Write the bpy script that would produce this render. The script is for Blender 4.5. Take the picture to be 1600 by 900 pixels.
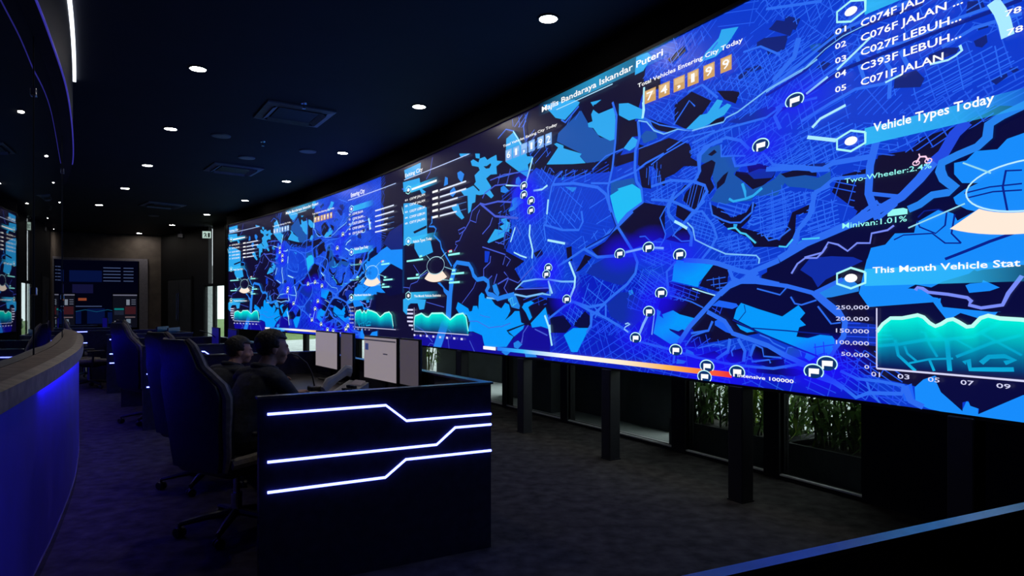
import bpy, bmesh, math, random
from mathutils import Vector, Matrix, geometry
random.seed(7)
sc = bpy.context.scene
for o in list(bpy.data.objects):
    bpy.data.objects.remove(o)
# ---------------------------------------------------------------- camera, sky, exposure
CAMH = 1.4
cam_data = bpy.data.cameras.new('camera'); cam = bpy.data.objects.new('camera', cam_data)
sc.collection.objects.link(cam); sc.camera = cam
cam.location = (0, 0, CAMH); cam.rotation_euler = (math.radians(90), 0, 0)
cam_data.sensor_width = 36; cam_data.lens = 36 * 1020 / 1600; cam_data.shift_y = 30 / 1600
cam_data.clip_start = 0.05; cam_data.clip_end = 300
world = bpy.data.worlds.new('overcast_sky'); sc.world = world; world.use_nodes = True
wn = world.node_tree.nodes['Background']
wn.inputs['Color'].default_value = (0.80, 0.90, 0.95, 1); wn.inputs['Strength'].default_value = 2.4
sc.view_settings.view_transform = 'Standard'; sc.view_settings.look = 'None'
sc.view_settings.exposure = 0; sc.view_settings.gamma = 1; sc.view_settings.use_curve_mapping = False
sc.cycles.max_bounces = 8; sc.cycles.transparent_max_bounces = 16; sc.cycles.sample_clamp_indirect = 4
LAMP = 90.0          # downlight lens radiance
LED = 7.0            # LED line radiance
C = sc.collection

# ---------------------------------------------------------------- helpers
def lin(r, g, b):
    f = lambda c: (c / 255 / 12.92) if c / 255 <= .04045 else ((c / 255 + .055) / 1.055) ** 2.4
    return (f(r), f(g), f(b))
def mat(name, rgb, rough=.5, metal=0.0, spec=.5, vary=.15, scale=20, bump=0.0, coat=0.0):
    m = bpy.data.materials.new(name); m.use_nodes = True
    nt = m.node_tree; b = nt.nodes['Principled BSDF']
    b.inputs['Roughness'].default_value = rough; b.inputs['Metallic'].default_value = metal
    b.inputs['Specular IOR Level'].default_value = spec; b.inputs['Coat Weight'].default_value = coat
    tc = nt.nodes.new('ShaderNodeTexCoord'); nz = nt.nodes.new('ShaderNodeTexNoise')
    nz.inputs['Scale'].default_value = scale; nz.inputs['Detail'].default_value = 4
    nt.links.new(tc.outputs['Object'], nz.inputs['Vector'])
    rp = nt.nodes.new('ShaderNodeValToRGB')
    rp.color_ramp.elements[0].position = .3; rp.color_ramp.elements[1].position = .7
    rp.color_ramp.elements[0].color = tuple(c * (1 - vary) for c in rgb) + (1,)
    rp.color_ramp.elements[1].color = tuple(min(1, c * (1 + vary)) for c in rgb) + (1,)
    nt.links.new(nz.outputs['Fac'], rp.inputs['Fac']); nt.links.new(rp.outputs['Color'], b.inputs['Base Color'])
    if bump:
        bp = nt.nodes.new('ShaderNodeBump'); bp.inputs['Strength'].default_value = bump; bp.inputs['Distance'].default_value = .01
        nt.links.new(nz.outputs['Fac'], bp.inputs['Height']); nt.links.new(bp.outputs['Normal'], b.inputs['Normal'])
    return m
def emit(name, rgb, strength, base=(.02, .02, .02)):
    m = bpy.data.materials.new(name); m.use_nodes = True
    b = m.node_tree.nodes['Principled BSDF']
    b.inputs['Base Color'].default_value = base + (1,)
    b.inputs['Emission Color'].default_value = rgb + (1,); b.inputs['Emission Strength'].default_value = strength
    b.inputs['Roughness'].default_value = .4
    return m
def link(o, parent=None):
    C.objects.link(o)
    if parent is not None:
        o.parent = parent
    return o
def mesh(name, verts, faces, m, parent=None, smooth=False, origin=(0, 0, 0)):
    me = bpy.data.meshes.new(name)
    ox, oy, oz = origin
    me.from_pydata([(v[0] - ox, v[1] - oy, v[2] - oz) for v in verts], [], faces); me.update()
    if smooth:
        for p in me.polygons: p.use_smooth = True
        me.set_sharp_from_angle(angle=math.radians(35))
    o = bpy.data.objects.new(name, me)
    if m is not None: me.materials.append(m)
    link(o, parent)
    if parent is None: o.location = origin
    return o
def tag(o, label, cat, group=None):
    o['label'] = label; o['category'] = cat
    if group: o['group'] = group
    return o
def thing(name, label, cat, loc=(0, 0, 0), rz=0, group=None):
    o = bpy.data.objects.new(name, None); link(o); o.location = loc; o.rotation_euler = (0, 0, rz)
    o.empty_display_size = .1
    return tag(o, label, cat, group)
def structure(o):
    o['kind'] = 'structure'; return o
def copy_tree(o, parent=None):
    c = o.copy(); C.objects.link(c); c.parent = parent
    for ch in o.children: copy_tree(ch, c)
    return c
class MB:
    """collects shapes for one mesh object"""
    def __init__(s): s.v = []; s.f = []
    def add(s, vs, fs):
        n = len(s.v); s.v += [tuple(v) for v in vs]; s.f += [tuple(i + n for i in f) for f in fs]; return s
    def box(s, c, d, rz=0, M=None):
        x, y, z = d[0] / 2, d[1] / 2, d[2] / 2
        vs = [Vector((i * x, j * y, k * z)) for k in (-1, 1) for j in (-1, 1) for i in (-1, 1)]
        R_ = M if M is not None else Matrix.Rotation(rz, 3, 'Z')
        vs = [R_ @ v + Vector(c) for v in vs]
        return s.add(vs, [(0, 2, 3, 1), (4, 5, 7, 6), (0, 1, 5, 4), (2, 6, 7, 3), (0, 4, 6, 2), (1, 3, 7, 5)])
    def rbox(s, c, d, r=.02, rz=0, M=None, seg=3):
        bm = bmesh.new(); bmesh.ops.create_cube(bm, size=1)
        bmesh.ops.scale(bm, vec=d, verts=bm.verts)
        bmesh.ops.bevel(bm, geom=list(bm.edges), offset=min(r, min(d) * .49), segments=seg, affect='EDGES', profile=.5)
        R_ = M if M is not None else Matrix.Rotation(rz, 3, 'Z')
        bm.verts.index_update()
        s.add([R_ @ v.co + Vector(c) for v in bm.verts], [[v.index for v in f.verts] for f in bm.faces]); bm.free(); return s
    def tube(s, pts, rad, n=8, cap=True):
        pts = [Vector(p) for p in pts]; rads = rad if isinstance(rad, (list, tuple)) else [rad] * len(pts)
        rings = []; up = None
        for i, p in enumerate(pts):
            d = (pts[min(i + 1, len(pts) - 1)] - pts[max(i - 1, 0)]).normalized()
            if up is None:
                up = Vector((0, 0, 1)) if abs(d.z) < .9 else Vector((1, 0, 0))
            a = d.cross(up).normalized(); b = a.cross(d).normalized(); up = b
            rings.append([p + (a * math.cos(2 * math.pi * k / n) + b * math.sin(2 * math.pi * k / n)) * rads[i] for k in range(n)])
        vs = [v for r in rings for v in r]; fs = []
        for i in range(len(pts) - 1):
            for k in range(n):
                fs.append((i * n + k, i * n + (k + 1) % n, (i + 1) * n + (k + 1) % n, (i + 1) * n + k))
        if cap: fs += [tuple(range(n - 1, -1, -1)), tuple((len(pts) - 1) * n + k for k in range(n))]
        return s.add(vs, fs)
    def lathe(s, prof, c=(0, 0, 0), n=24):
        vs = []; fs = []
        for r, z in prof:
            vs += [(c[0] + r * math.cos(2 * math.pi * k / n), c[1] + r * math.sin(2 * math.pi * k / n), c[2] + z) for k in range(n)]
        for i in range(len(prof) - 1):
            for k in range(n):
                fs.append((i * n + k, i * n + (k + 1) % n, (i + 1) * n + (k + 1) % n, (i + 1) * n + k))
        fs += [tuple(range(n - 1, -1, -1)), tuple((len(prof) - 1) * n + k for k in range(n))]
        return s.add(vs, fs)
    def prism(s, poly, z0, z1):
        n = len(poly)
        vs = [(p[0], p[1], z0) for p in poly] + [(p[0], p[1], z1) for p in poly]
        fs = [tuple(range(n - 1, -1, -1)), tuple(range(n, 2 * n))] + [(i, (i + 1) % n, n + (i + 1) % n, n + i) for i in range(n)]
        return s.add(vs, fs)
    def build(s, name, m, parent=None, smooth=False, origin=(0, 0, 0)):
        return mesh(name, s.v, s.f, m, parent, smooth, origin)

# ---------------------------------------------------------------- the curve of the video wall (plan)
X0, Y0, TH, K1, K2, L = -1.6877, 10.129, 0.58992, 0.01918, 0.01256, 9.34
ZB, ZT = 0.843, 3.57
NF = 24; FW = L / NF                       # flat cabinets along one dashboard
def _curve():
    nodes = {}
    x, y = X0, Y0; sub = 20
    nodes[0] = (x, y)
    for sgn in (1, -1):
        x, y = X0, Y0
        for k in range(1, 48):
            for j in range(sub):
                s_ = sgn * (k - 1 + (j + .5) / sub) * FW
                t = TH - (K1 if s_ < 0 else K2) * s_
                x += sgn * FW / sub * math.sin(t); y -= sgn * FW / sub * math.cos(t)
            nodes[sgn * k] = (x, y)
    return nodes
NODE = _curve()
def heading(s): return TH - (K1 if s < 0 else K2) * s
def wp(s, off=0.0, z=0.0):
    """point at length s along the wall, off metres into the room, height z"""
    k = max(-46, min(46, math.floor(s / FW + 1e-7))); a, b = NODE[k], NODE[k + 1]; u = s / FW - k
    t0, t1 = heading(k * FW), heading((k + 1) * FW)
    na = (a[0] - off * math.cos(t0), a[1] - off * math.sin(t0)); nb = (b[0] - off * math.cos(t1), b[1] - off * math.sin(t1))
    return (na[0] + (nb[0] - na[0]) * u, na[1] + (nb[1] - na[1]) * u, z)
def wall_sweep(mb, s0, s1, prof):
    """closed profile [(off, z)] carried along the wall curve"""
    ss = [s0] + [k * FW for k in range(math.ceil(s0 / FW + 1e-6), math.floor(s1 / FW - 1e-6) + 1)] + [s1]
    n = len(prof); vs = []; fs = []
    for s_ in ss: vs += [wp(s_, o, z) for o, z in prof]
    for i in range(len(ss) - 1):
        for k in range(n): fs.append((i * n + k, i * n + (k + 1) % n, (i + 1) * n + (k + 1) % n, (i + 1) * n + k))
    fs += [tuple(range(n - 1, -1, -1)), tuple((len(ss) - 1) * n + k for k in range(n))]
    mb.add(vs, fs); return mb
def rect(o0, o1, z0, z1): return [(o0, z0), (o1, z0), (o1, z1), (o0, z1)]

# ---------------------------------------------------------------- materials
M = {}
M['carpet'] = mat('dark_carpet', (.050, .044, .044), .95, vary=.45, scale=9, bump=.5, spec=.1)
M['ceiling'] = mat('navy_ceiling', (.016, .018, .030), .7, vary=.1, scale=2, spec=.25)
M['wall'] = mat('black_wall', (.007, .007, .009), .6, vary=.2, scale=3, spec=.3)
M['bezel'] = mat('matt_black_metal', (.008, .008, .010), .55, spec=.3)
M['column'] = mat('black_column_paint', (.014, .014, .022), .45)
M['farwall'] = mat('brown_wall_panel', (.16, .13, .11), .6, vary=.2, scale=4, spec=.3)
M['door'] = mat('dark_door_laminate', (.05, .05, .055), .5, vary=.2, scale=5)
M['trim'] = mat('grey_door_trim', (.30, .28, .33), .4)
M['gloss'] = mat('gloss_black_acrylic', (.022, .022, .06), .08, vary=.2, spec=.6)
M['panel'] = mat('black_panel', (.02, .02, .03), .35, vary=.2, spec=.5)
M['worktop'] = mat('dark_worktop', (.035, .032, .035), .35, vary=.25, scale=6)
M['edge'] = mat('brushed_edge_trim', (.25, .25, .28), .25, metal=.8)
M['wood'] = mat('grey_wood_ledge', (.27, .195, .145), .45, vary=.35, scale=14)
M['glowpanel'] = mat('counter_panel_glow_tint', (.09, .06, .85), .5, vary=.1, scale=3)  # base blue raised in place of stronger strip light
M['glassblack'] = mat('tinted_partition_glass', (.004, .004, .006), .015, vary=.0, spec=.75)
M['plastic'] = mat('black_plastic', (.012, .012, .013), .4)
M['chrome'] = mat('polished_metal', (.5, .5, .52), .2, metal=1)
M['leather'] = mat('black_leather', (.012, .012, .015), .45, vary=.3, scale=40, bump=.2)
M['tan'] = mat('grey_brown_leather', (.20, .17, .14), .5, vary=.3, scale=30, bump=.2)
M['jacket'] = mat('dark_navy_fabric', (.025, .028, .040), .8, vary=.3, scale=30, bump=.3)
M['trouser'] = mat('black_fabric', (.012, .012, .015), .85, vary=.3, scale=30)
M['skin'] = mat('skin', (.45, .25, .18), .5, vary=.1, scale=10)
M['hair'] = mat('black_hair', (.010, .008, .008), .55, vary=.4, scale=60, bump=.6)
M['shoe'] = mat('black_shoe', (.01, .01, .01), .35)
M['acwhite'] = mat('grey_ac_plastic', (.16, .16, .20), .45)
M['paper'] = mat('white_plastic', (.55, .55, .56), .45)
M['concrete'] = mat('pale_concrete', (.48, .50, .48), .85, vary=.2, scale=2)
M['extwall'] = mat('dark_grey_render', (.055, .065, .068), .8, vary=.2, scale=3)
M['planter'] = mat('black_planter', (.045, .045, .05), .6)
M['soil'] = mat('dark_soil', (.03, .022, .016), .95, vary=.5, scale=30, bump=1)
M['leaf'] = mat('green_leaf', (.20, .36, .09), .45, vary=.5, scale=6)
M['leaf2'] = mat('yellow_green_leaf', (.42, .55, .08), .45, vary=.4, scale=6)
for k_ in ('leaf', 'leaf2'):                 # daylight shines through the leaves
    nt_ = M[k_].node_tree; b_ = nt_.nodes['Principled BSDF']; tl_ = nt_.nodes.new('ShaderNodeBsdfTranslucent'); mx_ = nt_.nodes.new('ShaderNodeMixShader'); mx_.inputs[0].default_value = .5
    rp_ = [n for n in nt_.nodes if n.type == 'VALTORGB'][0]
    nt_.links.new(rp_.outputs['Color'], tl_.inputs['Color']); nt_.links.new(b_.outputs[0], mx_.inputs[1]); nt_.links.new(tl_.outputs[0], mx_.inputs[2])
    nt_.links.new(mx_.outputs[0], nt_.nodes['Material Output'].inputs['Surface'])
M['stem'] = mat('plant_stem', (.12, .13, .05), .6, vary=.4, scale=8)
M['grass'] = mat('lawn', (.10, .17, .03), .9, vary=.5, scale=3)
M['foliage'] = mat('hedge_green', (.05, .10, .035), .8, vary=.6, scale=2)
M['pale'] = mat('white_render', (.75, .77, .76), .8)
M['whiteframe'] = mat('pale_sill_metal', (.75, .76, .75), .35)
def glass_mat(name, tint=(.93, .96, .95)):
    m = bpy.data.materials.new(name); m.use_nodes = True; nt = m.node_tree; nt.nodes.clear()
    out = nt.nodes.new('ShaderNodeOutputMaterial'); mix = nt.nodes.new('ShaderNodeMixShader')
    tr = nt.nodes.new('ShaderNodeBsdfTransparent'); tr.inputs['Color'].default_value = tint + (1,)
    gl = nt.nodes.new('ShaderNodeBsdfGlossy'); gl.inputs['Roughness'].default_value = .02
    fr = nt.nodes.new('ShaderNodeFresnel'); fr.inputs['IOR'].default_value = 1.45
    ge = nt.nodes.new('ShaderNodeNewGeometry'); mm = nt.nodes.new('ShaderNodeMath'); mm.operation = 'MULTIPLY'; iv = nt.nodes.new('ShaderNodeMath'); iv.operation = 'SUBTRACT'; iv.inputs[0].default_value = 1
    nt.links.new(ge.outputs['Backfacing'], iv.inputs[1]); nt.links.new(fr.outputs[0], mm.inputs[0]); nt.links.new(iv.outputs[0], mm.inputs[1])
    nt.links.new(mm.outputs[0], mix.inputs[0]); nt.links.new(tr.outputs[0], mix.inputs[1]); nt.links.new(gl.outputs[0], mix.inputs[2])
    nt.links.new(mix.outputs[0], out.inputs['Surface']); return m
M['glass'] = glass_mat('window_glass', (.90, .94, .92))
M['smoke'] = glass_mat('smoked_glass', (.55, .55, .62))
M['lamp'] = emit('downlight_lens_glow', (1, .93, .85), LAMP)
M['ledblue'] = emit('blue_white_led', (.16, .20, 1.0), LED)
M['ledviolet'] = emit('deep_blue_led', (.05, .02, 1.0), 60.0)
M['leddim'] = emit('dim_blue_led', (.06, .05, .6), .5)
M['ledwhite'] = emit('white_cove_led', (.85, .90, 1.0), 2.5)

# ---------------------------------------------------------------- room shell
def poly_slab(name, pts, z0, z1, m):
    return structure(MB().prism(pts, z0, z1).build(name, m))
poly_slab('floor', [(-26, -6), (9, -6), (9, -3.2)] + [wp(s_, -.86)[:2] for s_ in [16, 14, 12, 10, 8, 6, 4, 2, 0, -2, -4, -6, -8, -10, -12, -14]] + [(-12.2, 23.0), (-13.85, 27.4), (-26, 24.5)], -.2, 0, M['carpet'])
poly_slab('ceiling', [(-26, -6), (10, -6)] + [wp(s_, -1.9)[:2] for s_ in [14, 12, 10, 8, 6, 4, 2, 0, -2, -4, -6, -8, -10]] + [wp(s_, -1.1)[:2] for s_ in (-10.2, -12, -14)] + [(-12.2, 23.0), (-13.85, 27.4), (-26, 24.5)], 3.9, 4.15, M['ceiling'])
w = MB(); w.box((-8, -5.5, 1.95), (36, .2, 3.9)); structure(w.build('wall_back', M['wall']))
w = MB(); w.box((-25.5, 9.5, 1.95), (.2, 30, 3.9)); structure(w.build('wall_left', M['wall']))
# screen wall: black header over the screen, far pier, near pier
w = MB()
wall_sweep(w, -9.52, 10.6, rect(-.30, -.02, ZT + .04, 3.9))
wall_sweep(w, -9.52, -9.40, rect(-.30, .02, 0, ZT + .04))
wall_sweep(w, 9.42, 10.6, rect(-.30, .02, 0, ZT + .04))
structure(w.build('wall_screen', mat('matt_black_header', (.0025, .0025, .003), .9, spec=.05)))
# glazed outer wall 0.8 m behind the screen
GO = -.82
OPEN = [(-12.30, -11.55, .06, 2.08), (-12.98, -12.36, .06, 2.08), (-9.2, -7.9, .06, 2.6), (-7.8, -6.5, .06, 2.6), (-6.4, -5.1, .06, 2.6), (-5.0, -3.75, .06, 2.6), (-3.65, -2.4, .06, 2.6),
        (-2.3, -1.05, .06, 2.6), (-.95, .3, .06, 2.6), (.4, 1.66, .06, 2.6), (1.76, 3.02, .06, 2.6), (3.16, 4.88, .06, 2.6), (5.06, 5.95, .06, 2.6), (6.10, 6.80, .06, 2.6)]
OPEN.sort()
w = MB(); prev = -14.2
for a, b, z0, z1 in OPEN + [(14.0, 14.0, 0, 0)]:
    if a - prev > .005: wall_sweep(w, prev, a, rect(GO - .06, GO + .06, 0, 3.9))
    prev = b
for a, b, z0, z1 in OPEN:
    if a == -12.98:                        # a tall slit of daylight stays open above this window
        wall_sweep(w, a, -12.66, rect(GO - .06, GO + .06, z1, 3.9)); wall_sweep(w, -12.66, b, rect(GO - .06, GO + .06, z1, z1 + .05)); continue
    wall_sweep(w, a, b, rect(GO - .06, GO + .06, z1, 3.9))
structure(w.build('wall_glazed', M['bezel']))
w = MB(); w.box((7.2, -4.2, 1.95), (.2, 4.5, 3.9)); structure(w.build('wall_right', M['wall']))
for i, (a, b, z0, z1) in enumerate(OPEN):
    f = MB()
    wall_sweep(f, a, b, rect(GO - .05, GO + .05, 0, z0 - .03)); wall_sweep(f, a, b, rect(GO - .03, GO + .03, z1 - .03, z1))
    wall_sweep(f, a, a + .025, rect(GO - .03, GO + .03, z0, z1)); wall_sweep(f, b - .025, b, rect(GO - .03, GO + .03, z0, z1))
    wo = structure(f.build('window_%d' % (i + 1), M['bezel']))
    sill = MB(); wall_sweep(sill, a, b, rect(GO + .02, GO + .052, z0 - .03, z0 - .018)); sill.build('sill', M['whiteframe'], wo)
    pane = MB(); wall_sweep(pane, a + .025, b - .025, rect(GO - .008, GO + .008, z0, z1 - .03)); pane.build('pane', M['glass'], wo)

# far wall with the tall framed opening, the side wall with the double door
FO = Vector((-12.7, 22.7, 0)); FD = Vector((.934, .357, 0)).normalized(); FN = Vector((FD.y, -FD.x, 0))
FR = math.atan2(FD.y, FD.x)
def fbox(mb, t0, t1, n0, n1, z0, z1):
    c = FO + FD * ((t0 + t1) / 2) + FN * ((n0 + n1) / 2)
    return mb.box((c.x, c.y, (z0 + z1) / 2), (t1 - t0, n1 - n0, z1 - z0), FR)
w = MB(); fbox(w, -13.5, -3.0, -.1, .1, 0, 3.9); fbox(w, -3.0, -.0, -.1, .1, 3.02, 3.9); fbox(w, 0, .45, -.1, .1, 0, 3.9)
structure(w.build('wall_far', M['farwall']))
w = MB(); fbox(w, -3.1, .06, .08, .2, 2.98, 3.06); fbox(w, -.2, .06, .08, .2, 0, 2.98); fbox(w, -3.1, -2.9, .08, .2, 0, 2.98)
structure(w.build('trim_1', M['trim']))
SA = FO + FD * .4; SB = Vector(wp(-13.55, GO + .05)); SB.z = 0
SD = (SB - SA); SL = SD.length; SD = SD.normalized(); SNn = Vector((SD.y, -SD.x, 0)); SR = math.atan2(SD.y, SD.x)
def sbox(mb, t0, t1, n0, n1, z0, z1):
    c = SA + SD * ((t0 + t1) / 2) + SNn * ((n0 + n1) / 2)
    return mb.box((c.x, c.y, (z0 + z1) / 2), (t1 - t0, n1 - n0, z1 - z0), SR)
w = MB(); sbox(w, -.1, SL + .2, -.12, 0, 0, 3.9); structure(w.build('wall_far_side', M['wall']))
dmid = SL * .58
d = MB(); sbox(d, dmid - 1.0, dmid + 1.0, .0, .05, 2.32, 2.40); sbox(d, dmid - 1.0, dmid - .93, 0, .05, 0, 2.32); sbox(d, dmid + .93, dmid + 1.0, 0, .05, 0, 2.32)
dr = structure(d.build('door_1', M['bezel']))
for sg in (-1, 1):
    lf = MB(); sbox(lf, dmid + (0 if sg > 0 else -.925), dmid + (.925 if sg > 0 else 0) - .006, .0, .04, .01, 2.31)
    leaf = lf.build('door_leaf', M['door'], dr)
    hd = MB(); c = SA + SD * (dmid + sg * .07) + SNn * .09
    hd.tube([(c.x, c.y, .95), (c.x, c.y, 1.85)], .016, 8)
    for zz in (1.0, 1.8):
        q = SA + SD * (dmid + sg * .07) + SNn * .03; hd.tube([(q.x, q.y, zz), (c.x, c.y, zz)], .012, 6)
    hd.build('door_handle', M['chrome'], leaf, True)

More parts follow.
